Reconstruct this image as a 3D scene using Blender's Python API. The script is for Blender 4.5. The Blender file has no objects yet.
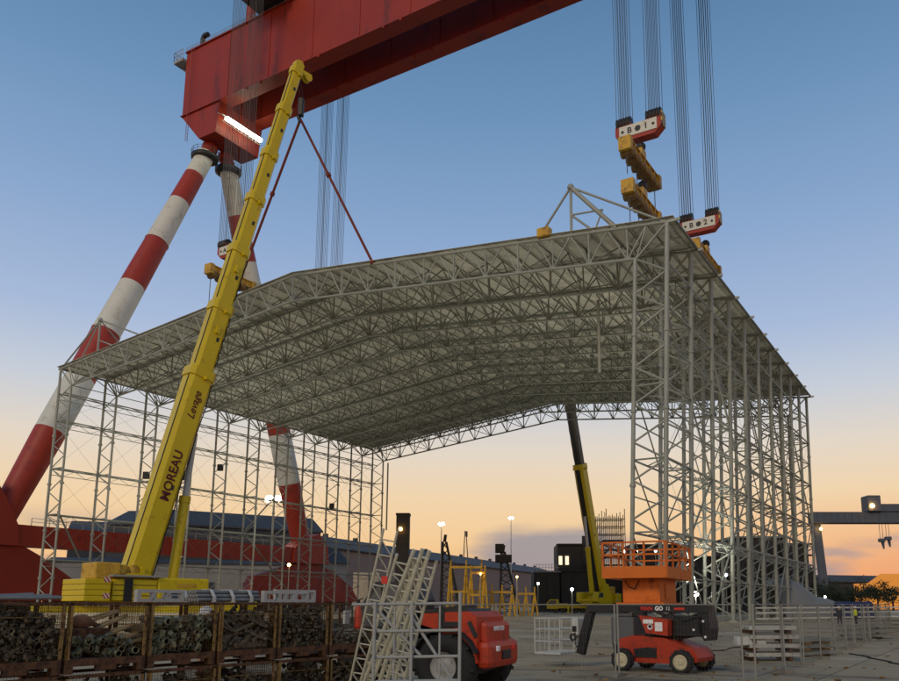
import bpy, bmesh, math, random
from mathutils import Vector, Matrix, Euler
R = math.radians
rnd = random.Random(7)
scene = bpy.context.scene
COL = scene.collection
V = Vector

# ------------------------------------------------------------------ helpers
class MB:
    """collects faces of one mesh object"""
    def __init__(s): s.v = []; s.f = []; s.m = []; s.sm = []
    def _add(s, vs, fs, mi=0, smooth=False, M=None):
        o = len(s.v)
        for p in vs:
            p = V(p)
            s.v.append(M @ p if M is not None else p)
        for f in fs:
            s.f.append([i + o for i in f]); s.m.append(mi); s.sm.append(smooth)
    def box(s, lo, hi, mi=0, M=None):
        x0, y0, z0 = lo; x1, y1, z1 = hi
        vs = [(x0,y0,z0),(x1,y0,z0),(x1,y1,z0),(x0,y1,z0),(x0,y0,z1),(x1,y0,z1),(x1,y1,z1),(x0,y1,z1)]
        fs = [(0,3,2,1),(4,5,6,7),(0,1,5,4),(1,2,6,5),(2,3,7,6),(3,0,4,7)]
        s._add(vs, fs, mi, False, M); return s
    def rbox(s, lo, hi, b=0.05, mi=0, M=None):
        """box with chamfered edges"""
        bm = bmesh.new(); bmesh.ops.create_cube(bm, size=1)
        c = [(lo[i]+hi[i])/2 for i in range(3)]; d = [hi[i]-lo[i] for i in range(3)]
        for v in bm.verts: v.co = V((c[0]+v.co.x*d[0], c[1]+v.co.y*d[1], c[2]+v.co.z*d[2]))
        bmesh.ops.bevel(bm, geom=bm.edges[:], offset=min(b, min(d)*.45), segments=2, affect='EDGES', profile=.5)
        s.bm(bm, mi, M); return s
    def bm(s, bm, mi=0, M=None, smooth=False):
        bm.verts.index_update()
        s._add([v.co.copy() for v in bm.verts], [[v.index for v in f.verts] for f in bm.faces], mi, smooth, M); bm.free()
    def tube(s, p0, p1, r, n=6, r1=None, mi=0, cap=True, smooth=None):
        p0 = V(p0); p1 = V(p1); d = p1 - p0
        if d.length < 1e-6: return s
        d.normalize(); a = V((0,0,1)) if abs(d.z) < .95 else V((1,0,0))
        x = d.cross(a).normalized(); y = d.cross(x)
        r1 = r if r1 is None else r1
        vs = []
        for p, q in ((p0, r), (p1, r1)):
            for i in range(n):
                t = 2*math.pi*(i+.5)/n; vs.append(p + x*(q*math.cos(t)) + y*(q*math.sin(t)))
        fs = [(i, (i+1) % n, n+(i+1) % n, n+i) for i in range(n)]
        s._add(vs, fs, mi, n >= 8 if smooth is None else smooth)
        if cap: s._add(vs, [tuple(range(n-1,-1,-1)), tuple(range(n, 2*n))], mi, False)
        return s
    def path(s, pts, r, n=6, mi=0):
        for a, b in zip(pts[:-1], pts[1:]): s.tube(a, b, r, n, mi=mi)
        return s
    def bar(s, p0, p1, w, h, up=(0,0,1), mi=0):
        """rectangular bar, w across, h along up"""
        p0 = V(p0); p1 = V(p1); d = (p1-p0).normalized(); up = V(up)
        if abs(d.dot(up)) > .98: up = V((0,1,0))
        x = d.cross(up).normalized(); y = x.cross(d)
        vs = [p + x*(a*w/2) + y*(b*h/2) for p in (p0,p1) for a,b in ((-1,-1),(1,-1),(1,1),(-1,1))]
        s._add(vs, [(0,1,2,3),(7,6,5,4),(0,4,5,1),(1,5,6,2),(2,6,7,3),(3,7,4,0)], mi); return s
    def prism(s, poly, ax, d0, d1, mi=0, M=None):
        """polygon extruded along axis ax ('x','y','z'); poly gives the two other coordinates in order"""
        n = len(poly); vs = []
        for d in (d0, d1):
            for a, b in poly:
                vs.append({'x': (d,a,b), 'y': (a,d,b), 'z': (a,b,d)}[ax])
        fs = [(i,(i+1) % n, n+(i+1) % n, n+i) for i in range(n)] + [tuple(range(n-1,-1,-1)), tuple(range(n,2*n))]
        s._add(vs, fs, mi, False, M); return s
    def lathe(s, prof, c, axis, n=20, mi=0):
        """profile of (radius, offset) turned about axis through c"""
        c = V(c); d = V(axis).normalized(); a = V((0,0,1)) if abs(d.z) < .95 else V((1,0,0))
        x = d.cross(a).normalized(); y = d.cross(x); vs = []
        for r, o in prof:
            for i in range(n):
                t = 2*math.pi*i/n; vs.append(c + d*o + x*(r*math.cos(t)) + y*(r*math.sin(t)))
        fs = []
        for k in range(len(prof)-1):
            for i in range(n): fs.append((k*n+i, k*n+(i+1) % n, (k+1)*n+(i+1) % n, (k+1)*n+i))
        s._add(vs, fs, mi, True); return s
    def quad(s, a, b, c, d, mi=0): s._add([a,b,c,d], [(0,1,2,3)], mi); return s
    def ball(s, c, r, mi=0, seg=10, sc=(1,1,1), M=None):
        bm = bmesh.new(); bmesh.ops.create_uvsphere(bm, u_segments=seg, v_segments=max(5, seg*2//3), radius=1)
        for v in bm.verts: v.co = V((c[0]+v.co.x*r*sc[0], c[1]+v.co.y*r*sc[1], c[2]+v.co.z*r*sc[2]))
        s.bm(bm, mi, M, True); return s
    def build(s, name, mats, parent=None, world=False, M=None):
        me = bpy.data.meshes.new(name)
        off = V((0,0,0))
        if world and parent is not None:
            off = V(parent.location); q = parent
            while q.parent is not None: q = q.parent; off = off + V(q.location)
        me.from_pydata([(M @ p if M is not None else p) - off for p in s.v], [], s.f)
        if not isinstance(mats, (list, tuple)): mats = [mats]
        for m in mats: me.materials.append(m)
        me.polygons.foreach_set('material_index', s.m); me.polygons.foreach_set('use_smooth', s.sm)
        bm = bmesh.new(); bm.from_mesh(me); bmesh.ops.recalc_face_normals(bm, faces=bm.faces[:]); bm.to_mesh(me); bm.free()
        me.update()
        o = bpy.data.objects.new(name, me); COL.objects.link(o)
        if parent is not None: o.parent = parent
        return o

def tag(o, label=None, cat=None, group=None, kind=None):
    if label: o['label'] = label
    if cat: o['category'] = cat
    if group: o['group'] = group
    if kind: o['kind'] = kind
    return o
def thing(name, loc, label, cat, rz=0.0, group=None):
    o = bpy.data.objects.new(name, None); COL.objects.link(o)
    o.location = loc; o.rotation_euler = (0,0,rz); o.empty_display_size = .3
    return tag(o, label, cat, group)
def copy_tree(o, parent=None):
    c = o.copy(); COL.objects.link(c); c.parent = parent
    for ch in list(o.children): copy_tree(ch, c)
    return c
def text_part(name, body, size, M, m, parent, shear=0.0, bold=.0, space=1.0, world=False):
    cu = bpy.data.curves.new('lettering', 'FONT'); cu.body = body; cu.size = size; cu.align_x = 'CENTER'; cu.align_y = 'CENTER'
    cu.extrude = .004; cu.shear = shear; cu.offset = bold; cu.space_character = space; cu.resolution_u = 3
    t = bpy.data.objects.new('lettering', cu); COL.objects.link(t)
    dg = bpy.context.evaluated_depsgraph_get(); dg.update()
    me = bpy.data.meshes.new_from_object(t.evaluated_get(dg))
    bpy.data.objects.remove(t); bpy.data.curves.remove(cu)
    off = Matrix.Translation(-V(parent.location)) if world else Matrix()
    me.transform(off @ M); me.materials.clear(); me.materials.append(m)
    o = bpy.data.objects.new(name, me); COL.objects.link(o); o.parent = parent
    return o
def frame_mat(o, x, y):
    """matrix whose local x,y are the given directions at origin o"""
    x = V(x).normalized(); y = V(y); z = x.cross(y).normalized(); y = z.cross(x)
    return Matrix(((x.x,y.x,z.x,o[0]),(x.y,y.y,z.y,o[1]),(x.z,y.z,z.z,o[2]),(0,0,0,1)))

# ------------------------------------------------------------------ materials
def mat(name, col, rough=.6, metal=0.0, var=.18, scale=3.0, bump=.0, rust=0.0, rustcol=(.09,.04,.018), rs=1.5, spec=.4, bscale=None, streak=0.0):
    m = bpy.data.materials.new(name); m.use_nodes = True; nt = m.node_tree; N = nt.nodes; L = nt.links
    b = N['Principled BSDF']; b.inputs['Roughness'].default_value = rough; b.inputs['Metallic'].default_value = metal
    b.inputs['Specular IOR Level'].default_value = spec
    tc = N.new('ShaderNodeTexCoord')
    no = N.new('ShaderNodeTexNoise'); no.inputs['Scale'].default_value = scale; no.inputs['Detail'].default_value = 6; no.inputs['Roughness'].default_value = .65
    L.new(tc.outputs['Object'], no.inputs['Vector'])
    mx = N.new('ShaderNodeMix'); mx.data_type = 'RGBA'
    mx.inputs['A'].default_value = tuple(max(0,c*(1-var*1.6)) for c in col)+(1,)
    mx.inputs['B'].default_value = tuple(min(1,c*(1+var*1.6)) for c in col)+(1,)
    L.new(no.outputs['Fac'], mx.inputs['Factor']); out = mx.outputs['Result']
    if rust > 0:
        n2 = N.new('ShaderNodeTexNoise'); n2.inputs['Scale'].default_value = rs; n2.inputs['Detail'].default_value = 9; n2.inputs['Roughness'].default_value = .75
        if streak:
            mp = N.new('ShaderNodeMapping'); mp.inputs['Scale'].default_value = (1,1,streak); L.new(tc.outputs['Object'], mp.inputs['Vector']); L.new(mp.outputs['Vector'], n2.inputs['Vector'])
        else: L.new(tc.outputs['Object'], n2.inputs['Vector'])
        rp = N.new('ShaderNodeValToRGB'); rp.color_ramp.elements[0].position = max(0,.62-.35*rust); rp.color_ramp.elements[1].position = max(.05,.72-.3*rust)
        L.new(n2.outputs['Fac'], rp.inputs['Fac'])
        m2 = N.new('ShaderNodeMix'); m2.data_type = 'RGBA'; m2.inputs['B'].default_value = rustcol+(1,)
        L.new(rp.outputs['Color'], m2.inputs['Factor']); L.new(out, m2.inputs['A']); out = m2.outputs['Result']
    L.new(out, b.inputs['Base Color'])
    rr = N.new('ShaderNodeMapRange'); rr.inputs['To Min'].default_value = max(.05,rough-.12); rr.inputs['To Max'].default_value = min(1,rough+.15)
    L.new(no.outputs['Fac'], rr.inputs['Value']); L.new(rr.outputs['Result'], b.inputs['Roughness'])
    if bump > 0:
        bp = N.new('ShaderNodeBump'); bp.inputs['Strength'].default_value = bump; bp.inputs['Distance'].default_value = .05
        n3 = N.new('ShaderNodeTexNoise'); n3.inputs['Scale'].default_value = bscale or scale*6; n3.inputs['Detail'].default_value = 5
        L.new(tc.outputs['Object'], n3.inputs['Vector']); L.new(n3.outputs['Fac'], bp.inputs['Height']); L.new(bp.outputs['Normal'], b.inputs['Normal'])
    return m
def emit(name, col, st):
    m = bpy.data.materials.new(name); m.use_nodes = True; b = m.node_tree.nodes['Principled BSDF']
    b.inputs['Base Color'].default_value = (.8,.8,.8,1); b.inputs['Emission Color'].default_value = col+(1,); b.inputs['Emission Strength'].default_value = st
    return m
M_GALV  = mat('galvanised_steel', (.31,.33,.285), .5, .15, .22, .5)
M_GALVD = mat('weathered_steel', (.20,.21,.18), .55, .15, .2, 1.0)
M_MEMB  = mat('roof_membrane', (.72,.69,.57), .75, 0, .30, .16, 1.0, rust=.32, rustcol=(.42,.40,.33), rs=.35, bscale=.9)
_n = M_MEMB.node_tree.nodes; _l = M_MEMB.node_tree.links; _b = _n['Principled BSDF']
_t = _n.new('ShaderNodeTexCoord'); _mp = _n.new('ShaderNodeMapping'); _mp.inputs['Rotation'].default_value = (0,0,R(30)); _l.new(_t.outputs['Object'], _mp.inputs['Vector'])
_br = _n.new('ShaderNodeTexBrick'); _br.inputs['Scale'].default_value = 1; _br.inputs['Brick Width'].default_value = 4.09; _br.inputs['Row Height'].default_value = 7.7; _br.inputs['Mortar Size'].default_value = .05; _br.offset = .0
_br.inputs['Color1'].default_value = (1,1,1,1); _br.inputs['Color2'].default_value = (.72,.74,.74,1); _br.inputs['Mortar'].default_value = (.5,.5,.5,1); _l.new(_mp.outputs['Vector'], _br.inputs['Vector'])
_m = _n.new('ShaderNodeMix'); _m.data_type = 'RGBA'; _m.blend_type = 'MULTIPLY'; _m.inputs['Factor'].default_value = 1
_src = _b.inputs['Base Color'].links[0].from_socket; _l.new(_src, _m.inputs['A']); _l.new(_br.outputs['Color'], _m.inputs['B']); _l.new(_m.outputs['Result'], _b.inputs['Base Color'])
M_RED   = mat('crane_red_paint', (.29,.026,.011), .5, 0, .14, .15, .12, rust=.25, rustcol=(.16,.02,.014), rs=.25, streak=.25)
M_REDL  = mat('faded_red_paint', (.33,.034,.017), .5, 0, .12, .2, rust=.2, rustcol=(.2,.025,.02), rs=.4)
M_WHITE = mat('off_white_paint', (.62,.63,.55), .5, 0, .08, .3, rust=.22, rustcol=(.42,.40,.32), rs=.5)
M_YEL   = mat('yellow_paint', (.62,.47,.006), .38, 0, .10, .6, rust=.16, rustcol=(.36,.25,.01), rs=1.2)
M_YELD  = mat('dusty_yellow_paint', (.55,.33,.03), .5, 0, .2, .8, rust=.3, rustcol=(.22,.12,.02), rs=1.0)
M_BLK   = mat('black_rubber', (.018,.018,.018), .8, 0, .25, 4, .2)
M_DARK  = mat('dark_steel', (.03,.031,.032), .5, .2, .3, 2)
M_GREY  = mat('grey_paint', (.30,.31,.30), .5, 0, .15, 2)
M_LGREY = mat('light_grey_paint', (.50,.51,.48), .5, 0, .12, 2, rust=.15, rustcol=(.25,.2,.14), rs=4)
M_RUST  = mat('rusty_steel', (.12,.055,.022), .8, 0, .35, 5, .3, rust=.5, rustcol=(.05,.022,.012), rs=7)
M_RUSTY = mat('ochre_worn_steel', (.26,.16,.045), .7, 0, .3, 4, .2, rust=.5, rustcol=(.08,.035,.014), rs=8)
M_ALU   = mat('aluminium', (.58,.57,.46), .42, .35, .14, 5, rust=.18, rustcol=(.28,.25,.17), rs=7)
M_ORG   = mat('orange_paint', (.62,.14,.008), .5, 0, .12, 1.5, rust=.2, rustcol=(.28,.06,.01), rs=2.2)
M_MRED  = mat('machine_red_paint', (.44,.04,.012), .42, 0, .14, 1.5, rust=.26, rustcol=(.2,.03,.015), rs=4)
M_GLASS = mat('tinted_glass', (.05,.075,.085), .12, 0, .1, 2, spec=.8)
M_BLKP  = mat('black_paint', (.016,.016,.017), .5, 0, .25, 2)
M_FWIRE = mat('dull_fence_wire', (.11,.11,.10), .6, .2, .2, 3)
M_ROPE  = mat('wire_rope', (.07,.075,.08), .6, .2, .2, 2)
M_SLING = mat('red_sling', (.17,.035,.02), .8, 0, .2, 2)
M_TXT   = mat('maroon_lettering', (.10,.012,.012), .6, 0, .1, 2)
M_TXTW  = mat('white_lettering', (.8,.8,.78), .5, 0, .05, 2)
M_TXTR  = mat('red_lettering', (.6,.03,.02), .5, 0, .05, 2)
M_TXTK  = mat('black_lettering', (.02,.02,.02), .5, 0, .05, 2)

# ------------------------------------------------------------------ camera
F, CX, CY, W, H = 800.0, 500.0, 460.0, 899.0, 681.0
CAMZ = 2.0
cam = bpy.data.cameras.new('camera'); co = bpy.data.objects.new('camera', cam); COL.objects.link(co); scene.camera = co
pitch = math.atan(144/F); co.location = (0,0,CAMZ); co.rotation_euler = (math.pi/2+pitch,0,0)
cam.sensor_fit = 'HORIZONTAL'; cam.sensor_width = 36; cam.lens = F/W*36
cam.shift_x = -(CX-W/2)/W; cam.shift_y = (CY-H/2)/W; cam.clip_end = 9000; cam.clip_start = .1
CA, SA = math.cos(pitch), math.sin(pitch)
def at(u, v, Y):
    """world point at depth Y seen at photo position u, v"""
    x = (u-CX)/F; c = (CY-v)/F; k = Y/(CA-c*SA)
    return V((x*k, Y, CAMZ+(SA+c*CA)*k))
def gx(u, Y):
    """X of a point near eye level"""
    return (u-CX)/F*Y/(CA+.18*SA)

# ------------------------------------------------------------------ light and sky
scene.view_settings.view_transform = 'Standard'; scene.view_settings.look = 'None'; scene.view_settings.gamma = 1
scene.view_settings.exposure = 0.0
w = bpy.data.worlds.new('World'); scene.world = w; w.use_nodes = True
nt = w.node_tree; N = nt.nodes; L = nt.links
bg = N['Background']; out = N['World Output']
sky = N.new('ShaderNodeTexSky'); sky.sky_type = 'NISHITA'; sky.sun_disc = False
SUN_EL, SUN_AZ = R(32), R(205)          # key light comes from behind the camera, a little to the left
sky.sun_elevation = SUN_EL; sky.sun_rotation = SUN_AZ; sky.air_density = 1.0; sky.dust_density = 1.0; sky.ozone_density = 2
bg.inputs['Strength'].default_value = .05
L.new(sky.outputs['Color'], bg.inputs['Color'])
# dusk gradient of the sky dome: deep blue overhead, lavender, then peach at the horizon, with low cloud banks
def srgb(r,g,b):
    f = lambda c: (c/255/12.92 if c/255 <= .04045 else ((c/255+.055)/1.055)**2.4)
    return (f(r),f(g),f(b),1)
tc = N.new('ShaderNodeTexCoord'); sep = N.new('ShaderNodeSeparateXYZ'); L.new(tc.outputs['Generated'], sep.inputs[0])
rp = N.new('ShaderNodeValToRGB'); cr = rp.color_ramp
stops = [(0.0,(240,158,104)),(.03,(248,186,124)),(.075,(251,207,150)),(.13,(247,216,174)),(.185,(233,219,201)),(.25,(203,210,221)),(.32,(172,191,222)),(.43,(142,171,210)),(.55,(112,150,191)),(.66,(87,127,167)),(1,(60,98,136))]
while len(cr.elements) < len(stops): cr.elements.new(.5)
for e, (p, c) in zip(cr.elements, stops): e.position = p; e.color = srgb(*c)
L.new(sep.outputs['Z'], rp.inputs['Fac'])
# warmer and pinker to the right of the view
az = N.new('ShaderNodeMapRange'); az.inputs['From Min'].default_value = .12; az.inputs['From Max'].default_value = .5; L.new(sep.outputs['X'], az.inputs['Value'])
el = N.new('ShaderNodeMapRange'); el.inputs['From Min'].default_value = .13; el.inputs['From Max'].default_value = .02; L.new(sep.outputs['Z'], el.inputs['Value'])
mu = N.new('ShaderNodeMath'); mu.operation = 'MULTIPLY'; L.new(az.outputs['Result'], mu.inputs[0]); L.new(el.outputs['Result'], mu.inputs[1])
pk = N.new('ShaderNodeMix'); pk.data_type = 'RGBA'; pk.inputs['B'].default_value = srgb(244,160,112)
L.new(mu.outputs[0], pk.inputs['Factor']); L.new(rp.outputs['Color'], pk.inputs['A'])
# clouds
mp = N.new('ShaderNodeMapping'); mp.inputs['Scale'].default_value = (5.2,5.2,21); mp.inputs['Location'].default_value = (3.1,.4,1.3); L.new(tc.outputs['Generated'], mp.inputs['Vector'])
cn = N.new('ShaderNodeTexNoise'); cn.inputs['Scale'].default_value = 1.0; cn.inputs['Detail'].default_value = 5; cn.inputs['Roughness'].default_value = .5; L.new(mp.outputs['Vector'], cn.inputs['Vector'])
cm = N.new('ShaderNodeMapRange'); cm.inputs['From Min'].default_value = .50; cm.inputs['From Max'].default_value = .68; cm.interpolation_type = 'SMOOTHSTEP'; L.new(cn.outputs['Fac'], cm.inputs['Value'])
bandn = N.new('ShaderNodeMapRange'); bandn.interpolation_type = 'SMOOTHSTEP'; bandn.inputs['From Min'].default_value = .115; bandn.inputs['From Max'].default_value = .06; L.new(sep.outputs['Z'], bandn.inputs['Value'])
cmm = N.new('ShaderNodeMath'); cmm.operation = 'MULTIPLY'; L.new(cm.outputs['Result'], cmm.inputs[0]); L.new(bandn.outputs['Result'], cmm.inputs[1])
# one named bank of cloud low above the far sheds
vd = N.new('ShaderNodeVectorMath'); vd.operation = 'SUBTRACT'; vd.inputs[1].default_value = (.062,.99,.062); L.new(tc.outputs['Generated'], vd.inputs[0])
vs = N.new('ShaderNodeVectorMath'); vs.operation = 'MULTIPLY'; vs.inputs[1].default_value = (7.2,0,27); L.new(vd.outputs[0], vs.inputs[0])
vl = N.new('ShaderNodeVectorMath'); vl.operation = 'LENGTH'; L.new(vs.outputs[0], vl.inputs[0])
n2 = N.new('ShaderNodeMath'); n2.operation = 'MULTIPLY_ADD'; n2.inputs[1].default_value = -1.7; L.new(cn.outputs['Fac'], n2.inputs[0]); L.new(vl.outputs['Value'], n2.inputs[2])
cb = N.new('ShaderNodeMapRange'); cb.interpolation_type = 'SMOOTHSTEP'; cb.inputs['From Min'].default_value = .25; cb.inputs['From Max'].default_value = -.45; L.new(n2.outputs[0], cb.inputs['Value'])
front = N.new('ShaderNodeMath'); front.operation = 'GREATER_THAN'; front.inputs[1].default_value = 0; L.new(sep.outputs['Y'], front.inputs[0])
cbf = N.new('ShaderNodeMath'); cbf.operation = 'MULTIPLY'; L.new(cb.outputs['Result'], cbf.inputs[0]); L.new(front.outputs[0], cbf.inputs[1])
cmax = N.new('ShaderNodeMath'); cmax.operation = 'MAXIMUM'; L.new(cmm.outputs[0], cmax.inputs[0]); L.new(cbf.outputs[0], cmax.inputs[1])
cf = N.new('ShaderNodeMath'); cf.operation = 'MULTIPLY'; cf.inputs[1].default_value = .85; L.new(cmax.outputs[0], cf.inputs[0])
cl = N.new('ShaderNodeMix'); cl.data_type = 'RGBA'; cl.inputs['B'].default_value = srgb(146,143,156)
L.new(cf.outputs[0], cl.inputs['Factor']); L.new(pk.outputs['Result'], cl.inputs['A'])
bg2 = N.new('ShaderNodeBackground'); bg2.inputs['Strength'].default_value = 1.0; L.new(cl.outputs['Result'], bg2.inputs['Color'])
ad = N.new('ShaderNodeMixShader'); ad.inputs[0].default_value = .93; L.new(bg.outputs[0], ad.inputs[1]); L.new(bg2.outputs[0], ad.inputs[2]); L.new(ad.outputs[0], out.inputs['Surface'])
sl = bpy.data.lights.new('sun','SUN'); sun = bpy.data.objects.new('sun', sl); COL.objects.link(sun)
sl.energy = 1.05; sl.angle = R(14); sl.color = (1,.8,.55)
sun.rotation_euler = (math.pi/2-SUN_EL, 0, R(180)-SUN_AZ)
# ------------------------------------------------------------------ yard
d1 = V((.5006,.8657,0)); d2 = V((-.8657,.5006,0)); ZV = V((0,0,1))
gm = MB()
gm.quad((-2500,-300,0),(2500,-300,0),(2500,4000,0),(-2500,4000,0))
M_YARD = bpy.data.materials.new('yard_concrete'); M_YARD.use_nodes = True
_n = M_YARD.node_tree.nodes; _l = M_YARD.node_tree.links; _b = _n['Principled BSDF']
_tc = _n.new('ShaderNodeTexCoord'); _mp = _n.new('ShaderNodeMapping'); _mp.inputs['Rotation'].default_value = (0,0,R(-58)); _l.new(_tc.outputs['Object'], _mp.inputs['Vector'])
def _noise(sc, det, rough, sx=1, sy=1):
    mp2 = _n.new('ShaderNodeMapping'); mp2.inputs['Scale'].default_value = (sx,sy,1); _l.new(_mp.outputs['Vector'], mp2.inputs['Vector'])
    q = _n.new('ShaderNodeTexNoise'); q.inputs['Scale'].default_value = sc; q.inputs['Detail'].default_value = det; q.inputs['Roughness'].default_value = rough; _l.new(mp2.outputs['Vector'], q.inputs['Vector']); return q
def _mixc(fac, a, b):
    x = _n.new('ShaderNodeMix'); x.data_type = 'RGBA'
    if fac is not None: _l.new(fac, x.inputs['Factor'])
    for k, v in (('A',a),('B',b)):
        if isinstance(v, tuple): x.inputs[k].default_value = v
        else: _l.new(v, x.inputs[k])
    return x.outputs['Result']
def _ramp(src, p0, p1):
    r = _n.new('ShaderNodeMapRange'); r.inputs['From Min'].default_value = p0; r.inputs['From Max'].default_value = p1; r.interpolation_type = 'SMOOTHSTEP'; _l.new(src, r.inputs['Value']); return r.outputs['Result']
c = _mixc(_noise(.09,6,.6).outputs['Fac'], (.31,.25,.155,1), (.43,.355,.23,1))
c = _mixc(_ramp(_noise(.5,8,.7,1,.35).outputs['Fac'],.5,.66), c, (.11,.097,.072,1))       # oil and water stains, tyre-dark streaks
c = _mixc(_ramp(_noise(.22,7,.6,.25,2.2).outputs['Fac'],.56,.72), c, (.34,.31,.24,1))      # worn pale lanes
c = _mixc(_ramp(_noise(14,4,.7).outputs['Fac'],.62,.8), c, (.12,.105,.08,1))
c = _mixc(_ramp(_noise(.35,9,.75,.12,3.2).outputs['Fac'],.60,.66), c, (.10,.088,.066,1))     # tyre tracks
c = _mixc(_ramp(_noise(.16,4,.5,1,.6).outputs['Fac'],.60,.625), c, (.42,.37,.27,1))        # newer concrete patches
_br = _n.new('ShaderNodeTexBrick'); _br.offset = .5; _br.inputs['Scale'].default_value = 1; _br.inputs['Brick Width'].default_value = 7; _br.inputs['Row Height'].default_value = 4.5; _br.inputs['Mortar Size'].default_value = .03
_br.inputs['Color1'].default_value = (1,1,1,1); _br.inputs['Color2'].default_value = (.78,.79,.8,1); _br.inputs['Mortar'].default_value = (.35,.35,.35,1); _l.new(_mp.outputs['Vector'], _br.inputs['Vector'])
_mm = _n.new('ShaderNodeMix'); _mm.data_type = 'RGBA'; _mm.blend_type = 'MULTIPLY'; _mm.inputs['Factor'].default_value = 1; _l.new(c, _mm.inputs['A']); _l.new(_br.outputs['Color'], _mm.inputs['B'])
_l.new(_mm.outputs['Result'], _b.inputs['Base Color'])
_b.inputs['Roughness'].default_value = .75; _b.inputs['Specular IOR Level'].default_value = .25
_bp = _n.new('ShaderNodeBump'); _bp.inputs['Strength'].default_value = .3; _bp.inputs['Distance'].default_value = .02; _l.new(_noise(9,6,.7).outputs['Fac'], _bp.inputs['Height']); _l.new(_bp.outputs['Normal'], _b.inputs['Normal'])
ground = gm.build('concrete_yard', M_YARD)
tag(ground, kind='structure')

# ------------------------------------------------------------------ the big open steel shelter
RF = V((16.1,71.9,0)); WID, LEN, NF = 98.2, 77.0, 11
EAVE, RISE, DEP = 38.3, 5.0, 3.4
CW = 3.2
def B(s, t, z): return RF + d2*s + d1*t + ZV*z
def ztop(s): return EAVE + RISE*min(s, WID-s)/(WID/2)
sh = thing('steel_shelter', RF, 'huge open-sided grey steel lattice shelter with pitched roof under the red gantry crane', 'shelter')
NP = 24; P = WID/NP
bay = LEN/(NF-1)
def foot_shift(s, k):     # the right-hand wall stands slightly out of plumb
    return 1.6-.8*k/(NF-1) if s < 20 else 0.0
for k in range(NF):
    t = k*bay
    m = MB(); wb = MB()
    tops = [B(i*P/2, t, ztop(i*P/2)) for i in range(2*NP+1)]
    bots = [B(i*P, t, ztop(i*P)-DEP) for i in range(NP+1)]
    bots[0] = B(CW, t, ztop(CW)-DEP); bots[-1] = B(WID-CW, t, ztop(WID-CW)-DEP)
    for c in (tops[0:NP+1], tops[NP:], ):
        m.tube(c[0], c[-1], .17, 8)
    m.path([bots[0]] + [bots[NP//2]] + [bots[-1]], .15, 8)
    for i in range(1, NP):
        wb.tube(bots[i], tops[2*i], .085 if i % 2 else .12, 5)
    for i in range(NP+1):
        if i > 0: wb.tube(bots[i], tops[2*i-1], .085, 5)
        if i < NP: wb.tube(bots[i], tops[2*i+1], .085, 5)
    wb.tube(bots[0], tops[0], .12, 5); wb.tube(bots[-1], tops[-1], .12, 5)
    # gusset plates at the bottom nodes
    for i in range(1, NP): wb.bar(bots[i]-d2*.3+ZV*.1, bots[i]+d2*.3+ZV*.1, .05, .45)
    # beam end sticking out past the right eave
    m.bar(B(0.1,t,EAVE), B(-1.3,t,EAVE+.02), .2, .28); m.bar(B(WID-.1,t,EAVE), B(WID+.5,t,EAVE), .2, .28)
    tr = m.build('roof_truss', M_GALV, sh, world=True)
    wb.build('web_bracing', M_GALV, tr, world=True)
    # the two lattice columns of this frame
    for s0, s1 in ((0.0, CW), (WID, WID-CW)):
        c = MB(); z = MB()
        dx = foot_shift(s0, k)
        def pt(s, zz): return B(s + dx*(1-zz/EAVE), t, zz)
        zt = EAVE-.1; zb = ztop(CW)-DEP
        f = 1.25 if s0 < 20 else 1.0
        c.tube(pt(s0,0), pt(s0,zt), .19*f, 8); c.tube(pt(s1,0), pt(s1,zb), .17*f, 8)
        n = 19; hh = (zb-.6)/n
        for i in range(n):
            a, b2 = (s0, s1) if i % 2 == 0 else (s1, s0)
            z.tube(pt(a,.6+i*hh), pt(b2,.6+(i+1)*hh), .085*f, 5)
        z.tube(pt(s0,.6), pt(s1,.6), .085, 5)
        for zz in (8.5, 15.3, 22.4, 29.9):
            z.tube(pt(s0,zz), pt(s1,zz), .09, 5)
        for ss in (s0, s1):
            for zz in (5.8, 12.9, 20.0, 27.5): c.tube(pt(ss,zz-.15), pt(ss,zz+.15), .3, 8)
            b0 = pt(ss,0); c.box((-.45,-.45,.0),(.45,.45,.12), M=Matrix.Translation(b0) @ Matrix.Rotation(R(60),4,'Z'))
        cc = c.build('lattice_column', M_GALV, sh, world=True); z.build('column_lacing', M_GALV, cc, world=True)
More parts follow.
